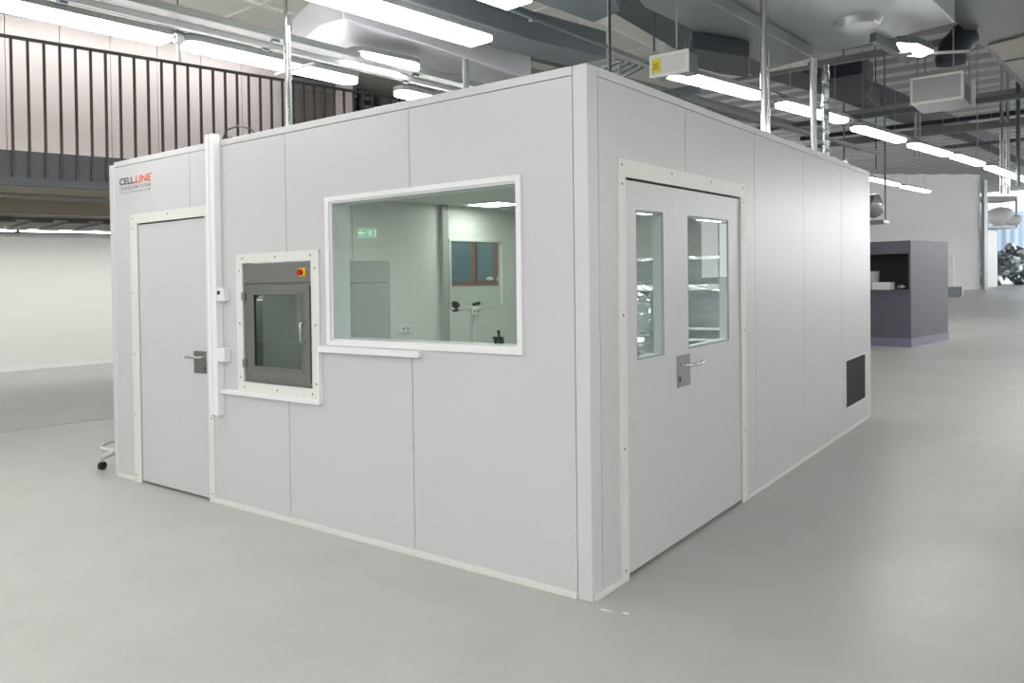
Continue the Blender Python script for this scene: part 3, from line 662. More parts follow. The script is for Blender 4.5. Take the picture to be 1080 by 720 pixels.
# white cross wall below the mezzanine with a brown framed window (seen through the cabin)
yw = 9.0
zs = aty(500, 297, yw).z; wx = [aty(u, 280, yw).x for u in (462, 499, 525, 541)]
struct(plate(MB(), -14.5, -5.6, 0.0, 2.58, [(wx[0], wx[3], zs, 2.56)], lambda a, z, s: (a, yw+s*0.15, z)).build('wall_back', 'hall_white'))
wn = MB().box((wx[0]-0.05, yw-0.03, zs-0.07), (wx[3]+0.05, yw+0.06, zs)).box((wx[0], yw+0.0, 2.50), (wx[3], yw+0.06, 2.56))
for x, hw in ((wx[0]+0.05, 0.05), (wx[1], 0.06), (wx[2], 0.12), (wx[3]-0.03, 0.03)): wn.box((x-hw, yw+0.0, zs), (x+hw, yw+0.06, 2.5))
wn = struct(wn.build('window_1', 'frame_brown'))
MB().box((wx[0]+0.02, yw+0.03, zs), (wx[3]-0.02, yw+0.04, 2.5)).build('window_pane', 'blue_glass', wn)
for k, u in enumerate((516, 528)):
    x = aty(u, 296, yw-0.06).x
    tag(MB().ico((x, yw-0.05, zs+0.05), (0.085, 0.11)[k], 1, (1.2, 0.5, 0.6), 0.1).build('crumpled_paper', 'paper_white'), ['white crumpled paper on the brown window sill seen through the cabin', 'larger paper lump at the right post of the brown window seen through the cabin'][k], 'paper')
for k, x in enumerate((-10.2, -7.8)):  # hidden lamps added to light the cross wall seen through the cabin
    lf_ = empty('wall_wash_light', (x, 7.9, 2.5), 'hidden light line added to brighten the wall with the brown framed window', 'ceiling light', 'added light line at the brown framed window')
    MB().box((x-1.0, 7.85, 2.50), (x+1.0, 7.97, 2.53)).build('diffuser', 'line_glow', lf_)
    MB().box((x-1.02, 7.83, 2.53), (x+1.02, 7.99, 2.58)).build('housing', 'fixture_grey', lf_)

# exit sign hanging in front of the mezzanine (mirrored in the big window)
ex = empty('exit_sign', (-7.55, -5.53, 2.36), 'green lit emergency exit sign with arrow, mirrored in the big window', 'exit sign')
ec = Vector((-7.55, -5.53, 2.44)); ed = Vector((0.62, 0.78, 0)).normalized(); ea = Vector((ed.y, -ed.x, 0)) * -1   # ed = facing, ea = sign's own left-to-right
def eb(mb, a0, a1, z0, z1, d0, d1):
    a0, a1, z0, z1 = a0*0.8, a1*0.8, z0*0.8, z1*0.8
    q = [ec+ea*a+ed*d for a in (a0, a1) for d in (d0, d1)]
    return mb.prism([(q[0].x, q[0].y), (q[1].x, q[1].y), (q[3].x, q[3].y), (q[2].x, q[2].y)], ec.z+z0, ec.z+z1)
eb(MB(), -0.19, 0.19, -0.10, 0.10, -0.03, 0.03).build('housing', 'exit_green', ex)
pk = MB()
eb(pk, 0.04, 0.15, -0.012, 0.012, 0.03, 0.034)                        # arrow shaft
for s in (-1, 1):
    for i in range(4): eb(pk, 0.155-0.018*i, 0.175-0.018*i, s*0.016*i-0.01, s*0.016*i+0.01, 0.03, 0.034)
eb(pk, -0.07, -0.045, 0.04, 0.068, 0.03, 0.034)                       # head
eb(pk, -0.09, -0.05, -0.02, 0.035, 0.03, 0.034); eb(pk, -0.05, -0.01, 0.01, 0.022, 0.03, 0.034); eb(pk, -0.13, -0.09, 0.0, 0.012, 0.03, 0.034)
eb(pk, -0.06, -0.045, -0.07, -0.02, 0.03, 0.034); eb(pk, -0.12, -0.08, -0.045, -0.03, 0.03, 0.034)
eb(pk, -0.175, -0.16, -0.08, 0.08, 0.03, 0.034)
pk.build('pictogram', 'exit_white', ex)
MB().tube([(ec.x, ec.y, 2.65), (ec.x, ec.y, 4.95)], 0.008, 8).build('hanger', 'wire_grey', ex)

# ================================================================ LIGHT FITTINGS
LZ = 3.5
def fitting(A, B, z, wd, label, rounded=True, hang=None, group=None, up=False):
    A = Vector((A[0], A[1], 0)); B = Vector((B[0], B[1], 0)); d = (B-A).normalized(); n = Vector((-d.y, d.x, 0))
    f = empty('fluorescent_light', ((A.x+B.x)/2, (A.y+B.y)/2, z), label, 'ceiling light', group)
    pts = []
    if rounded:
        r = wd/2
        for c, sg, a0 in ((B-d*r, 1, -90), (A+d*r, -1, 90)):
            for i in range(9):
                a = math.radians(a0+180*i/8); pts.append((c+(d*math.cos(a)+n*math.sin(a))*r))
    else:
        pts = [A-n*wd/2, B-n*wd/2, B+n*wd/2, A+n*wd/2]
    pts = [(p.x, p.y) for p in pts]
    MB().prism(pts, z, z+0.045).build('diffuser', 'lamp_glow', f, bevel=0.01)
    hp_ = []
    c = sum((Vector((p[0], p[1], 0)) for p in pts), Vector())/len(pts)
    for p in pts: v = Vector((p[0], p[1], 0))-c; hp_.append(((c+v*1.0+n*(0.012 if v.dot(n) > 0 else -0.012)).x, (c+v+n*(0.012 if v.dot(n) > 0 else -0.012)).y))
    MB().prism(hp_, z+0.045, z+0.09).build('housing', 'fixture_grey', f)
    if up:  # glowing strip on top, added to brighten the left ceiling
        a_, b_ = A.lerp(B, 0.06), A.lerp(B, 0.94)
        MB().bar((a_.x, a_.y, z+0.098), (b_.x, b_.y, z+0.098), wd*0.6, 0.014).build('fill_uplight', 'up_glow', f)
    if hang:
        for t in (0.15, 0.85):
            q = A+(B-A)*t; MB().tube([(q.x, q.y, z+0.085), (q.x, q.y, hang)], 0.003, 6).build('hanger', 'wire_grey', f)
    return f
def px_fit(a, b, label, wd=0.18, z=LZ, **kw):
    return fitting(atz(*a, z), atz(*b, z), z, wd, label, **kw)
px_fit((706, 80), (803, 105), 'nearest rounded fluorescent light of the right-hand row, beside the yellow-labelled panel', hang=3.9)
px_fit((822, 112), (890, 130), 'fluorescent light crossing behind the foil-wrapped pipes above the cabin', hang=4.38)
px_fit((902, 136.5), (951, 150.5), 'fluorescent light hanging left of the twin hanger rods below the grey box unit', hang=7.45)
px_fit((961, 154), (1000, 165), 'fluorescent light under the right end of the grey box unit', hang=7.45)
px_fit((1006, 166), (1035, 175), 'fluorescent light in front of the top of the steel column', hang=7.45)
px_fit((1042, 177.5), (1066, 186), 'fluorescent light behind the bright twin pipes at the right', hang=7.45)
px_fit((1070, 187), (1095, 195), 'fluorescent light cut by the right picture edge', hang=7.45)
px_fit((915, 189), (947, 196), 'small distant fluorescent light at the corner of the cabin roof', hang=7.45, z=3.8)
px_fit((952, 197.5), (979, 203), 'small distant fluorescent light over the purple kiosk', hang=7.45, z=3.8)
# rows on the left, on a continuous tray
Lr = [atz(175, 46, LZ), atz(375, 89, LZ)]
dL = (Lr[1]-Lr[0]).normalized()
tag(fitting(atz(175, 46, LZ)-dL*1.55, atz(175, 46, LZ), LZ, 0.185, 'long glaring fluorescent light at the upper left picture corner', rounded=False, up=True), 'long glaring fluorescent light at the upper left picture corner', 'ceiling light')
fitting(atz(193, 50, LZ), atz(375, 89, LZ), LZ, 0.185, 'fluorescent light above the mezzanine railing, crossed by the slanting rod', up=True)
fitting(atz(418, 100, LZ), atz(418, 100, LZ)+dL*1.5, LZ, 0.185, 'fluorescent light peeping over the cabin edge below the satin duct')
fitting(atz(300, -14, LZ), atz(508, 47, LZ), LZ, 0.24, 'long glaring fluorescent light at the top, left of the picture middle', rounded=False, up=True)
Bd = (atz(508, 47, LZ)-atz(300, -14, LZ)).normalized()
fitting(atz(490, -14, LZ), atz(548, 7, LZ), LZ, 0.24, 'fluorescent light cut by the top edge above the cabin corner', rounded=False, up=True)
fitting(atz(366, 61, 3.66), atz(439, 76, 3.66), 3.66, 0.30, 'rounded fluorescent light under the satin metal duct')
# rows elsewhere in the hall (out of sight, mirrored in the panes)
grp = 'hall lights outside the picture'
first = None
for x in (-12.0, -7.5, -5.8, -2.2, 1.4, 3.0, 5.2, 8.6, 12.0):  # the far rows are unseen lamps added to brighten the hall end
    for y in (-10.5, -7.5, -4.5, -1.5, 2.5, 6.5, 11.0, 16, 22, 29, 37, 43.5, 47):
        if x < 0 and y > 40: continue
        if x < -6 and y < 20: continue
        if x == -7.5 and y > 33: continue
        if -6 < x < 2 and y > -3.5: continue
        if x == 3.0 and y < 20: continue
        if x == 5.2 and 9 < y < 18: continue
        if first is None: first = fitting((x, y), (x, y+2.4), 3.6, 0.2, 'long unseen fluorescent hall light, some rows added to brighten the far end', rounded=False, group=grp); fx, fy = x, y
        else: copy_tree(first, x-fx, y-fy)
for x in (-16.5, -14.5):  # extra hidden rows, added only to brighten the far wall
    for y in (24, 28, 32, 35, 38): copy_tree(first, x-fx, y-fy)
for x in (4.0, 7.0, 10.2):  # unseen rows added for more light at the far end
    for y in (19, 25.5, 33, 40.5, 47): copy_tree(first, x-fx, y-fy)
for y in (24, 28, 32, 36, 39): copy_tree(first, -11.0-fx if y < 37 else -12.9-fx, y-fy+1.2)  # one more hidden row added to lift the far wall
# trays / conduits above the left row
def rail(u0, v0, u1, v1, z, w_, h_, m, label, ext=(0, 0), name='cable_tray', cat='cable tray'):
    A, B = atz(u0, v0, z), atz(u1, v1, z); d = (B-A).normalized(); A = A-d*ext[0]; B = B+d*ext[1]
    t = empty(name, ((A.x+B.x)/2, (A.y+B.y)/2, z), label, cat)
    MB().bar((A.x, A.y, z+h_/2), (B.x, B.y, z+h_/2), w_, h_).build('channel', m, t, bevel=0.004)
    L_ = (B-A).length; k = MB(); i = 0.4
    nn = 0
    while i < L_ and nn < 12:
        q = A+d*i; MB().bar((q.x-d.y*w_*0.55, q.y+d.x*w_*0.55, z-0.012), (q.x+d.y*w_*0.55, q.y-d.x*w_*0.55, z-0.012), 0.03, 0.02).build('bracket', 'tray_grey', t); i += 1.3; nn += 1
    return t
dLn = Vector((-dL.y, dL.x, 0))
def off_rail(o, z, w_, h_, m, label, s0=-3, s1=7, name='cable_tray', cat='cable tray'):
    A = Lr[0]+dL*s0+Vector((dL.y, -dL.x, 0))*o; B = Lr[0]+dL*s1+Vector((dL.y, -dL.x, 0))*o
    t = empty(name, ((A.x+B.x)/2, (A.y+B.y)/2, z), label, cat)
    MB().bar((A.x, A.y, z+h_/2), (B.x, B.y, z+h_/2), w_, h_).build('channel', m, t, bevel=0.004)
    for i in range(6):
        q = A+dL*(0.6+i*1.6); MB().box((q.x-0.02, q.y-0.03, z-0.02), (q.x+0.02, q.y+0.03, z)).build('bracket', 'duct_dark', t)
    return t
off_rail(0.0, LZ+0.16, 0.04, 0.04, 'duct_dark', 'dark carrier rail directly above the left light row', name='carrier_rail', cat='rail')
off_rail(0.13, LZ+0.10, 0.06, 0.05, 'tray_light', 'pale cable duct running beside the left light row')
off_rail(0.28, LZ+0.14, 0.14, 0.06, 'tray_grey', 'wide grey cable tray above the left light row')
# conduit knot and slanting rod on that tray
jb = empty('conduit_junction', (*atz(187, 42, LZ+0.05).xy, LZ-0.02), 'round conduit junction box hanging on a wire above the mezzanine railing', 'junction box')
jp = atz(188, 41, LZ+0.05)
MB().tube([(jp.x, jp.y-0.03, jp.z), (jp.x, jp.y+0.03, jp.z)], 0.04, 16).build('drum', 'tray_light', jb)
MB().tube([(jp.x, jp.y-0.035, jp.z), (jp.x, jp.y-0.031, jp.z)], 0.018, 12).build('cap', 'duct_dark', jb)
MB().tube([(jp.x, jp.y, jp.z-0.04), (jp.x+0.01, jp.y, jp.z-0.13), (jp.x, jp.y+0.01, jp.z-0.18)], 0.016, 8).build('clamp', 'tray_grey', jb)
MB().tube([(jp.x, jp.y, jp.z+0.04), (jp.x, jp.y, 4.98)], 0.005, 6).build('wire', 'wire_black', jb)
A_, B_ = atz(291, 79, LZ-0.06), atz(332, 66, LZ-0.06)
pipe([A_, B_], 0.014, 'wire_grey', 'slanting metal rod with clamp in front of the left light row', 'rod', 'slanting_rod')

# ================================================================ DUCTS AND BEAMS UNDER THE ROOF
def slab(pix, z, h, m, name, label, cat, bevel=0.01):
    P = [atz(u, v, z) for u, v in pix]
    return tag(MB().prism([(p.x, p.y) for p in P], z, z+h).build(name, m, bevel=bevel), label, cat)
slab([(655, -25), (680, 8), (801, 64), (812, 73), (857, 61), (700, -25)], 4.25, 0.145, 'duct_grey', 'air_duct', 'wide dark grey air duct at the top, left of the tallest thin pipe', 'duct')
slab([(702, -30), (857, 61), (1007, 24), (985, 2), (960, -30)], 4.40, 0.48, 'duct_light', 'air_duct', 'broad smooth grey air duct filling the top right of the picture', 'duct')
slab([(962, -30), (985, 2), (1009, 24), (1028, 44), (1038, 50), (1112, 128), (1112, -30)], 4.9, 0.3, 'duct_grey', 'air_duct', 'bent grey duct at the top right picture corner', 'duct')
slab([(1042, 49), (1112, 30), (1112, 118)], 4.865, 0.03, 'beige_panel', 'ceiling_board', 'beige boards beyond the grey duct at the right picture edge', 'board')
slab([(1060, 66), (1112, 57), (1112, 55.5), (1059, 64.8)], 4.85, 0.01, 'duct_dark', 'cover_strip', 'dark joint strip across the beige boards at the right edge', 'strip')
slab([(330, -30), (385, -6), (520, 50), (600, 70), (640, 62), (562, 43), (424, -2), (380, -30)], 3.95, 0.3, 'duct_dark', 'steel_beam', 'dark steel beam running beside the long light at the top', 'beam')
slab([(540, -40), (548, -4), (626, 24), (654, 12), (642, -20), (600, -60)], 4.1, 0.45, 'duct_dark', 'air_duct', 'dark duct end with blunt corner above the cabin corner', 'duct')
slab([(612, -40), (690, 8), (745, 38), (806, 68), (806, 82), (735, 66), (700, 45), (640, 10)], 4.75, 0.35, 'duct_dark', 'steel_beam', 'dark beam passing behind the yellow-labelled panel', 'beam')
slab([(795, 58), (870, 84), (960, 117), (1018, 140), (1018, 149), (945, 128), (870, 101), (795, 80)], 5.3, 0.35, 'duct_navy', 'steel_beam', 'long navy beam stretching away behind the foil-wrapped pipes', 'beam')
slab([(1018, 140), (1080, 168), (1080, 176), (1018, 149)], 5.3, 0.35, 'duct_navy', 'steel_beam', 'far end of the navy beam at the right edge', 'beam')
slab([(876, 83), (910, 77), (921, 88), (913, 101), (928, 113), (893, 107)], 5.0, 0.35, 'duct_navy', 'air_duct', 'dark branch duct left of the grey box unit', 'duct')
slab([(731, 51), (790, 61), (790, 82), (760, 78), (727, 70)], 4.05, 0.19, 'duct_navy', 'air_duct', 'dark short duct directly right of the yellow-labelled panel', 'duct')
slab([(308, 51), (337, 28), (362, 20), (440, 44), (560, 84), (560, 97), (470, 88), (398, 72)], 3.86, 0.28, 'duct_satin', 'air_duct', 'pale satin metal duct with a lamp beneath it', 'duct')
slab([(917, 45), (924, 43), (963, 63), (957, 69)], 4.3, 0.12, 'duct_dark', 'cable_duct', 'short dark channel left of the small bright lamp', 'duct')
# elbow duct behind the small lamp
ea_ = atz(1000, 55, 4.6)
tag(MB().tube([(ea_.x+0.02, ea_.y+0.1, 4.45), (ea_.x+0.02, ea_.y+0.1, 4.52), (ea_.x+0.03, ea_.y+0.12, 4.6), (ea_.x+0.06, ea_.y+0.18, 4.7), (ea_.x+0.10, ea_.y+0.26, 4.78), (ea_.x+0.15, ea_.y+0.36, 4.86)], [0.19, 0.21, 0.19, 0.21, 0.19, 0.21], 20).build('flexible_duct', 'duct_navy'), 'dark flexible duct bend above the grey box unit', 'duct')
ea_ = atz(905, 22, 4.40)
tag(MB().tube([(ea_.x, ea_.y, 4.40), (ea_.x, ea_.y, 4.36), (ea_.x, ea_.y, 4.33)], [0.26, 0.24, 0.2], 24).build('duct_collar', 'galvanised'), 'round collar on the underside of the broad grey duct', 'collar')
# long light rails of the deck region
for k, (a, b, z, w_, lab) in enumerate((((540, 57), (700, 98), 4.6, 0.12, 'grey strut behind the cabin corner top'), ((650, 86), (800, 128), 4.2, 0.08, 'grey strut under the near rounded light'), ((470, 60), (620, 92), 4.3, 0.1, 'pale strut beyond the satin duct'))):
    rail(*a, *b, z, w_, 0.08, 'tray_grey', lab, ext=(0.5, 6), name='roof_strut', cat='strut')
for k, (a, b, lab) in enumerate((((810, 97), (1012, 163), 'carrier rail of the right-hand light row'), ((560, 20), (700, 74), 'thin carrier rail above the cabin corner'))):
    rail(*a, *b, LZ+0.12+0.27*k, 0.03, 0.03, 'duct_dark', lab, ext=(0.4, 0.5), name='carrier_rail', cat='rail')
# cross struts (run like the deck ribs)
for k, (u, v, z, x0, x1, m) in enumerate(((700, 100, 4.0, -2.5, 0.5, 'duct_dark'), (850, 70, 5.0, -3, 2, 'tray_grey'), (930, 120, 4.6, -3, 3, 'duct_dark'), (980, 108, 5.2, -2, 4, 'tray_light'), (980, 130, 5.0, -3, 5, 'duct_navy'), (1000, 135, 5.2, -3, 5, 'tray_grey'), (900, 150, 4.6, -4, 4, 'tray_grey'), (1050, 150, 5, -2, 6, 'duct_dark'))):
    p = atz(u, v, z)
    tag(MB().bar((p.x+x0, p.y, z), (p.x+x1, p.y, z), 0.10, 0.10).build('roof_strut', m), ['dark cross strut behind the near rounded light', 'grey cross strut under the broad duct', 'dark cross strut over the far lights', 'pale cross strut right of the grey box unit', 'navy cross strut below the grey box unit', 'grey cross strut below the navy one', 'grey cross strut just over the cabin roof line', 'dark cross strut at the right edge above the twin pipes'][k], 'strut')
# ladder-like slats behind the cabin corner
lt = empty('ladder_tray', (*atz(690, 72, 3.5).xy, 3.5), 'ladder-type cable tray behind the cabin corner top', 'cable tray')
a0, a1 = atz(630, 70, 3.45), atz(658, 82, 3.45); b0, b1 = atz(650, 62, 3.45), atz(678, 71, 3.45)
for P_, Q_ in ((a0, b0), (a1, b1)): MB().bar(P_, Q_, 0.02, 0.03).build('side_rail', 'tray_grey', lt)
for i in range(9):
    t_ = i/8; MB().bar(a0.lerp(a1, t_), b0.lerp(b1, t_), 0.022, 0.02).build('rung', 'tray_light' if i % 2 else 'duct_dark', lt)

# box units
def box_unit(A, wx, dy, z0, z1, name, label, cat, face, sidem, border=0.02):
    u = empty(name, (A[0], A[1], z0), label, cat)
    MB().box((A[0], A[1]+0.02, z0), (A[0]+wx, A[1]+dy, z1)).build('casing', sidem, u, bevel=0.004)
    plate(MB(), A[0]-0.01, A[0]+wx+0.01, z0-0.01, z1+0.01, [(A[0]+border, A[0]+wx-border, z0+border, z1-border)], lambda a, z, s: (a, A[1]-0.015+s*0.035, z)).build('front_frame', 'frame_white', u)
    MB().box((A[0]+border, A[1], z0+border), (A[0]+wx-border, A[1]+0.018, z1-border)).build('front_panel', face, u)
    return u
p = atz(961, 110, 3.9); pr_ = aty(1015, 102, p.y); zt = aty(961, 83, p.y).z
bu = box_unit((p.x, p.y), pr_.x-p.x, 0.9, 3.9, zt, 'box_unit', 'hanging grey box unit with white-edged front at the upper right', 'ventilation unit', 'screen_face', 'screen_side')
xx = pr_.x
MB().box((xx-0.001, p.y+0.3, 3.93), (xx+0.006, p.y+0.75, zt-0.1)).build('side_grille', 'duct_navy', bu)
MB().box((xx-0.05, p.y+0.86, 3.93), (xx+0.05, p.y+0.92, zt+0.04)).build('rear_flange', 'frame_white', bu)
for fx_, fy_ in ((0.1, 0.15), (0.8, 0.15), (0.1, 0.8), (1.0, 0.8)):
    q = (p.x+(pr_.x-p.x)*fx_, p.y+0.9*fy_); MB().tube([(q[0], q[1], zt), (q[0], q[1], 4.9)], 0.01, 8).build('hanger', 'wire_grey', bu)
p = atz(687, 81, 3.5); pr_ = aty(724, 74, p.y); zt = aty(685, 60, p.y).z
bu = box_unit((p.x, p.y), pr_.x-p.x, 0.25, 3.5, zt, 'box_unit', 'hanging pale panel with a yellow label above the double door', 'ventilation unit', 'panel_post', 'duct_dark', 0.012)
lw_ = (pr_.x-p.x)
MB().box((p.x+0.012, p.y-0.006, 3.53), (p.x+0.012+lw_*0.24, p.y-0.001, zt-0.03)).build('label', 'yellow_label', bu)
for i in range(3):
    z = 3.56+i*(zt-3.62)/3; MB().box((p.x+0.024, p.y-0.008, z), (p.x+lw_*0.22, p.y-0.006, z+0.008)).build('label_line', 'label_ink', bu)
MB().tube([(p.x+0.2, p.y+0.14, zt), (p.x+0.2, p.y+0.14, 4.2)], 0.01, 8).build('hanger', 'wire_grey', bu)
# small bright square lamp
p = atz(964, 54, 4.1)
sl = empty('square_lamp', (p.x, p.y, 4.1), 'small tilted square lamp glaring above the grey box unit', 'ceiling light')
c4 = [atz(946, 47, 4.1), atz(953, 59, 4.1), atz(972, 60, 4.1), atz(984, 55, 4.1), atz(968, 48, 4.1)]
plate_ = MB().prism([(q_.x, q_.y) for q_ in c4], 4.1, 4.12).build('diffuser', 'lamp_glow', sl)
MB().prism([(q_.x, q_.y) for q_ in c4], 4.12, 4.2).build('housing', 'duct_dark', sl)
q1, q2 = atz(984, 56, 4.12), atz(1022, 54, 4.12)
MB().bar(q1, q2, 0.03, 0.03).build('arm', 'tray_light', sl)
g4 = MB().box((p.x-0.16, p.y-0.06, 4.085), (p.x-0.02, p.y+0.12, 4.1)).build('gear_box', 'duct_dark', sl)

# vertical rods, pipes, wires: bottom pixel, z of bottom, top z
def rod(u, v, z0, z1, r, m, label, cat='rod', name='threaded_rod', bump=False):
    p = atz(u, v, z0)
    if bump:
        n = 26; pts = [(p.x, p.y, z0+(z1-z0)*i/n) for i in range(n+1)]; rs = [r*(1+random.uniform(-0.16, 0.16)) for _ in range(n+1)]
        return tag(MB().tube(pts, rs, 12).build(name, m), label, cat)
    return tag(MB().tube([(p.x, p.y, z0), (p.x, p.y, z1)], r, 12).build(name, m), label, cat)
RZ = 2.60
def on_roof(u, x, z1, r, m, label, cat='pipe', name='vertical_pipe', bump=False):
    # a pipe at plan position on the ray of column u, at x, standing on the cabin roof
    p = atx(u, 200, x)
    n = 26 if bump else 1; pts = [(p.x, p.y, RZ+(z1-RZ)*i/n) for i in range(n+1)]; rs = [r*(1+(random.uniform(-0.13, 0.13) if bump else 0)) for _ in range(n+1)]
    return tag(MB().tube(pts, rs, 14).build(name, m), label, cat)
on_roof(806.5, -0.35, 4.9, 0.030, 'chrome', 'tall bright steel pipe rising from the cabin roof to the top edge')
on_roof(811.5, -0.33, 3.55, 0.012, 'chrome', 'thinner steel pipe close beside the tall bright one')
on_roof(858.5, -0.35, 3.78, 0.034, 'galvanised', 'smooth silvery pipe on the cabin roof, left of the foil-wrapped one')
on_roof(871, -0.35, 3.80, 0.040, 'foil', 'foil-wrapped pipe on the cabin roof behind its right wall', bump=True)
on_roof(644.5, -0.25, 4.5, 0.010, 'wire_black', 'thin black rod rising behind the cabin corner', 'rod', 'hanging_rod')
on_roof(655, -0.22, 2.83, 0.010, 'duct_dark', 'short dark stub rod behind the cabin corner', 'rod', 'hanging_rod')
def roof_front(u, y, z1, r, m, label, cat='pipe', name='vertical_pipe'):
    p = aty(u, 100, y); return tag(MB().tube([(p.x, p.y, RZ), (p.x, p.y, z1)], r, 12).build(name, m), label, cat)
zz = aty(491, 63, 0.25).z
roof_front(491.5, 0.25, zz, 0.018, 'duct_grey', 'short grey post standing on the cabin roof edge', 'post', 'roof_post')
roof_front(302.5, 0.22, 4.95, 0.014, 'chrome', 'slim bright pipe rising from the cabin top across the railing')
roof_front(306, 0.25, 3.42, 0.012, 'duct_grey', 'grey cable pipe close beside the slim bright pipe')
for (u, v, z0, z1, r, m, lab) in ((607, 55, 4.0, 5.0, 0.018, 'plastic_white', 'white hanger rod above the left of the cabin corner'),
                                  (690, 54, 4.1, 4.9, 0.012, 'duct_dark', 'dark hanger rod left of the yellow-labelled panel'),
                                  (440, 26, 4.0, 5.0, 0.012, 'tray_light', 'pale hanger rod over the long light at the top'),
                                  (495, 22, 4.0, 5.0, 0.010, 'tray_light', 'second pale hanger rod over the dark beam'),
                                  (924, 178, 3.9, 7.4, 0.012, 'wire_black', 'long thin black cable hanging left of the grey box unit'),
                                  (966, 165, 3.75, 5.2, 0.028, 'galvanised', 'left of the twin hanger rods beneath the grey box unit'),
                                  (970, 165, 3.75, 5.2, 0.020, 'tray_light', 'right of the twin hanger rods beneath the grey box unit'),
                                  (1031, 170, 3.8, 7.4, 0.010, 'wire_grey', 'thin grey wire right of the grey box unit'),
                                  (1018, 76, 4.5, 5.2, 0.012, 'tray_light', 'pale rod rising beside the right end of the box unit'),
                                  (1057, 204, 3.2, 7.0, 0.045, 'chrome', 'left of the bright twin pipes at the right edge'),
                                  (1063, 204, 3.2, 7.0, 0.040, 'chrome', 'right of the bright twin pipes at the right edge'),
                                  (1074, 196, 3.2, 6.0, 0.040, 'duct_dark', 'dark pipe between the twin pipes and the picture edge')):
    rod(u, v, z0, z1, r, m, lab)
# crumpled foil strip on the roof edge
mb = MB()
for i in range(34):
    y = 3.3+i*0.055; mb.ico((-0.05+random.uniform(-0.01, 0.01), y, 2.665), random.uniform(0.016, 0.03), 1, (0.9, 1.3, 0.8), 0.15)
tag(mb.build('crumpled_wrap', 'film_bright'), 'crumpled pale wrapping strip lying on the right roof edge', 'wrapping')

# ================================================================ PURPLE KIOSK
K0 = atz(961, 366.2, 0); K1 = atz(1000, 358.2, 0); dk = (K1-K0).normalized(); wk = (K1-K0).length; nk = Vector((-dk.y, dk.x, 0))
kz = zat(K0, 254.3)
LK = 2.6
def kp(a, b): q_ = K0+dk*a+nk*b; return (q_.x, q_.y)     # a: depth along right face, b: to the left
ki = empty('service_kiosk', (K0.x, K0.y, 0), 'purple-grey kiosk with an open counter hatch behind the cabin', 'kiosk')
zo0 = zat(K0, 305.5); zo1 = zat(K0, 267)
def kbox(mb, a0, a1, b0, b1, z0, z1): return mb.prism([kp(a0, b0), kp(a1, b0), kp(a1, b1), kp(a0, b1)], z0, z1)
kbox(MB(), -0.012, wk+0.012, -0.012, LK, 0, 0.17).build('plinth', 'kiosk_plinth', ki)
kbox(MB(), 0.06, wk, 0, 0.05, 0.17, kz).build('side_panel', 'kiosk_side', ki)
fpn = MB(); kbox(fpn, 0, 0.06, 0, LK, 0.17, zo0-0.04); kbox(fpn, 0, 0.06, 0, LK, zo1, kz); kbox(fpn, 0, 0.06, 0, 0.04, zo0-0.04, zo1); kbox(fpn, 0, 0.06, 2.2, LK, zo0-0.04, zo1)
fpn.build('front_panel', 'kiosk', ki)
kbox(MB(), -0.05, 0.4, 0.04, 2.2, zo0-0.04, zo0).build('counter', 'kiosk', ki)
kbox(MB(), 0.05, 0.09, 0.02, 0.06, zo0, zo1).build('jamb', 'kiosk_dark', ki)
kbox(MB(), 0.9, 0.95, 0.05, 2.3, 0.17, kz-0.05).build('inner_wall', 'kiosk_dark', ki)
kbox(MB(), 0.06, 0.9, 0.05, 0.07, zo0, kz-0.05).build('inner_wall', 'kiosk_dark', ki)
kbox(MB(), 0.0, wk, 0.0, LK, kz, kz+0.02).build('roof', 'kiosk_side', ki)
# box and cups on the counter
cz = zo0
bx = kbox(MB(), 0.05, 0.3, 0.42, 0.78, cz, cz+0.15).build('paper_box', 'paper_white', bevel=0.004); tag(bx, 'white box on the kiosk counter', 'box')
cup = [kp(0.22, 0.88)]
cp = MB().tube([(cup[0][0], cup[0][1], cz), (cup[0][0], cup[0][1], cz+0.38)], [0.15, 0.18], 14).build('plastic_tub', 'clear_plastic'); tag(cp, 'clear plastic tub left of the white box on the kiosk counter', 'tub')
q_ = kp(0.2, 0.26); tag(MB().ico((q_[0], q_[1], cz+0.05), 0.09, 2, (1, 1, 0.6), 0.15).build('crumpled_bag', 'film_grey'), 'crumpled clear bag right of the white box on the kiosk counter', 'bag')
# grey door stop post behind kiosk
P0 = atz(1003.5, 312.5, 0)
zp = zat(P0, 304); 
ps = empty('door_closer_post', (P0.x, P0.y, 0), 'slim white post with a dark foot box right of the purple kiosk', 'post')
MB().box((P0.x-0.3, P0.y-0.2, 0), (P0.x+0.5, P0.y+0.2, zp*1.2)).build('foot_box', 'duct_grey', ps)
MB().box((P0.x-0.12, P0.y-0.05, zp*1.2), (P0.x+0.12, P0.y+0.05, zat(P0, 268))).build('upright', 'plastic_white', ps)
# hanging shelf with wrapped thing left
S0 = atx(926, 236, -1.9); 
hs = empty('hanging_shelf', (S0.x, S0.y, S0.z), 'small grey hanging shelf at the right edge of the cabin roof', 'shelf')
sq = S0.z
MB().box((S0.x-0.9, S0.y-0.3, sq), (S0.x+0.18, S0.y+0.3, sq+0.07)).build('board', 'duct_grey', hs)
for dx_ in (-0.7, 0.15): MB().tube([(S0.x+dx_, S0.y, sq+0.07), (S0.x+dx_, S0.y, 7.0)], 0.02, 8).build('hanger', 'tray_grey', hs)
tag(MB().ico((S0.x-0.1, S0.y, sq+0.40), 0.28, 2, (0.8, 0.8, 1.0), 0.1).build('wrapped_device', 'film_grey'), 'device wrapped in clear plastic on the small hanging shelf', 'device')

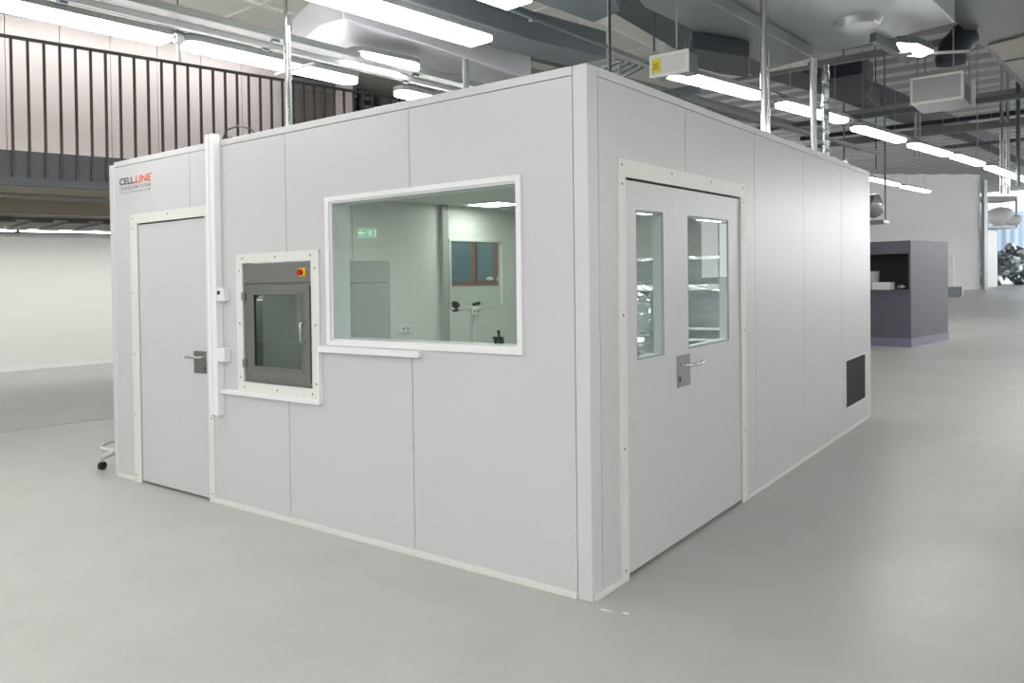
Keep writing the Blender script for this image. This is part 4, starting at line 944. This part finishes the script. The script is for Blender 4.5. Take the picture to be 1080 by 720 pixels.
# ================================================================ FAR RIGHT: sheet, shelf, foil heap
def far(u, v, s):   # point on the plane parallel to the far wall, s metres behind (+) it
    o = Vector((B2.x, B2.y, 0))+nf*s; d = ray(u, v); t = (o-CAM).dot(nf)/d.dot(nf); q_ = CAM+d*t; return unshear(q_)
a, b = far(1036, 262, 11.2), far(1110, 222, 11.2)
mb = MB(); n = 40; vs = []
for i in range(n+1):
    t_ = i/n; q_ = a.lerp(Vector((b.x, b.y, a.z)), t_)+nf*0.05*math.sin(i*1.3)
    vs += [(q_.x, q_.y, 0.3), (q_.x, q_.y, b.z), (q_.x+nf.x*0.05, q_.y+nf.y*0.05, b.z), (q_.x+nf.x*0.05, q_.y+nf.y*0.05, 0.3)]
fs = []
for i in range(n):
    for k in range(4): fs.append((4*i+k, 4*i+(k+1) % 4, 4*i+4+(k+1) % 4, 4*i+4+k))
mb.add(vs, fs); tag(mb.build('blue_sheet', 'blue_sheet'), 'blue hanging sheet behind the foil heap at the right edge', 'sheet')
s0_, s1_ = far(1038, 241, 0.5), far(1073, 241, 0.5)
sf = empty('wall_shelf', (s0_.x, s0_.y, s0_.z), 'white shelf with a pale canopy right of the steel column', 'shelf')
MB().prism([(s0_.x, s0_.y), (s1_.x, s1_.y), fp(s1_, 1.5), fp(s0_, 1.5)], s0_.z, s0_.z+0.15).build('board', 'paper_white', sf)
MB().prism([(s0_.x, s0_.y), (s1_.x, s1_.y), fp(s1_, 1.5), fp(s0_, 1.5)], far(1040, 212, 0.5).z, far(1040, 207, 0.5).z).build('canopy', 'tray_light', sf)
for t_ in (0.03, 0.97):
    q_ = s0_.lerp(s1_, t_); MB().tube([(q_.x, q_.y, s0_.z), (q_.x, q_.y, far(1040, 210, 0.5).z)], 0.06, 8).build('upright', 'tray_light', sf)
q_ = far(1055, 240, 0.9)
tag(MB().ico((q_.x, q_.y, q_.z+0.75), 0.75, 3, (1.1, 0.8, 0.8), 0.06).ico((q_.x+0.7, q_.y, q_.z+0.45), 0.5, 2, (1.1, 0.8, 0.8), 0.1).build('wrapped_bundle', 'paper_white'), 'white wrapped bundle on the white wall shelf at the right', 'bundle')
fq = atz(1068, 300, 0)
fh = MB(); rnd = random.Random(5)
for i in range(60):
    t_ = rnd.uniform(-1, 1); hgt = (1-abs(t_)**1.5)*3.1
    c_ = fq+dirf*(t_*2.0)+nf*rnd.uniform(-0.5, 0.5); fh.ico((c_.x, c_.y, rnd.uniform(0.35, max(0.4, hgt))), rnd.uniform(0.2, 0.65), 2, (rnd.uniform(0.7, 1.5), 1, rnd.uniform(0.5, 1.2)), 0.22)
tag(fh.build('foil_heap', 'foil', smooth=10), 'heap of equipment wrapped in silvery foil at the right edge', 'wrapped equipment')
pn = atz(1040.5, 303, 0); p2 = atz(1052, 302, 0)
struct(MB().prism([(pn.x, pn.y), (p2.x, p2.y), fp(p2, 0.2), fp(pn, 0.2)], 0, zat(pn, 243)).build('wall_far_3', 'far_white'))

# ================================================================ CASTOR STAND AT THE LEFT
c = atz(108, 495, 0)
st = empty('castor_stand', (c.x-0.02, c.y+0.2, 0), 'white wheeled equipment base peeping out behind the left cabin corner', 'trolley')
cw = Vector((c.x, c.y, 0))
ctr = Vector((-5.18, 0.45, 0))
for k in range(3):
    a = math.atan2(cw.y-ctr.y, cw.x-ctr.x)+k*2*math.pi/3; r = (cw-ctr).length
    e = ctr+Vector((math.cos(a), math.sin(a), 0))*r
    lg_ = MB().tube([(ctr.x, ctr.y, 0.16), (ctr.x+(e.x-ctr.x)*0.6, ctr.y+(e.y-ctr.y)*0.6, 0.135), (e.x, e.y, 0.10)], [0.035, 0.028, 0.022], 10).build('leg', 'castor_white', st)
    d = Vector((-math.sin(a), math.cos(a), 0))
    MB().tube([(e.x-d.x*0.018, e.y-d.y*0.018, 0.035), (e.x+d.x*0.018, e.y+d.y*0.018, 0.035)], 0.035, 16).build('castor_wheel', 'rubber_black', st)
    MB().tube([(e.x, e.y, 0.06), (e.x, e.y, 0.10)], 0.012, 8).build('castor_stem', 'chrome', st)
MB().tube([(ctr.x, ctr.y, 0.12), (ctr.x, ctr.y, 0.95)], 0.022, 12).build('column', 'castor_white', st)
ringp = [(ctr.x+math.cos(t)*0.31, ctr.y+math.sin(t)*0.31, 0.145) for t in [i*math.pi/16 for i in range(33)]]
MB().tube(ringp, 0.016, 8, caps=False).build('foot_ring', 'castor_white', st)
MB().tube([(ctr.x, ctr.y, 0.93), (ctr.x, ctr.y, 0.97)], 0.16, 24).build('top_plate', 'castor_white', st)

# paper scraps by the corner
for k, (u, v, w_, lab) in enumerate(((577, 622, 0.02, 'tiny white scrap on the floor just left of the cabin corner foot'), (639, 644, 0.03, 'longest tiny white scrap on the floor in front of the cabin corner'), (660, 647, 0.016, 'tiny white scrap right of the longest one on the floor'))):
    p = atz(u, v, 0); tag(MB().prism([(p.x-w_, p.y-0.004), (p.x+w_*0.7, p.y-0.002), (p.x+w_, p.y+0.005), (p.x-w_*0.6, p.y+0.006)], 0.0, 0.004).build('paper_scrap', 'debris'), lab, 'scrap')

# ================================================================ WORLD
wd = bpy.data.worlds.new('world'); S.world = wd; wd.use_nodes = True
wd.node_tree.nodes['Background'].inputs[0].default_value = (0.96, 0.98, 1.0, 1); wd.node_tree.nodes['Background'].inputs[1].default_value = 3.9
S.cycles.use_denoising = True
S.cycles.max_bounces = 10; S.cycles.diffuse_bounces = 5; S.cycles.glossy_bounces = 4; S.cycles.transparent_max_bounces = 16
S.cycles.caustics_reflective = False; S.cycles.caustics_refractive = False
S.cycles.sample_clamp_indirect = 6
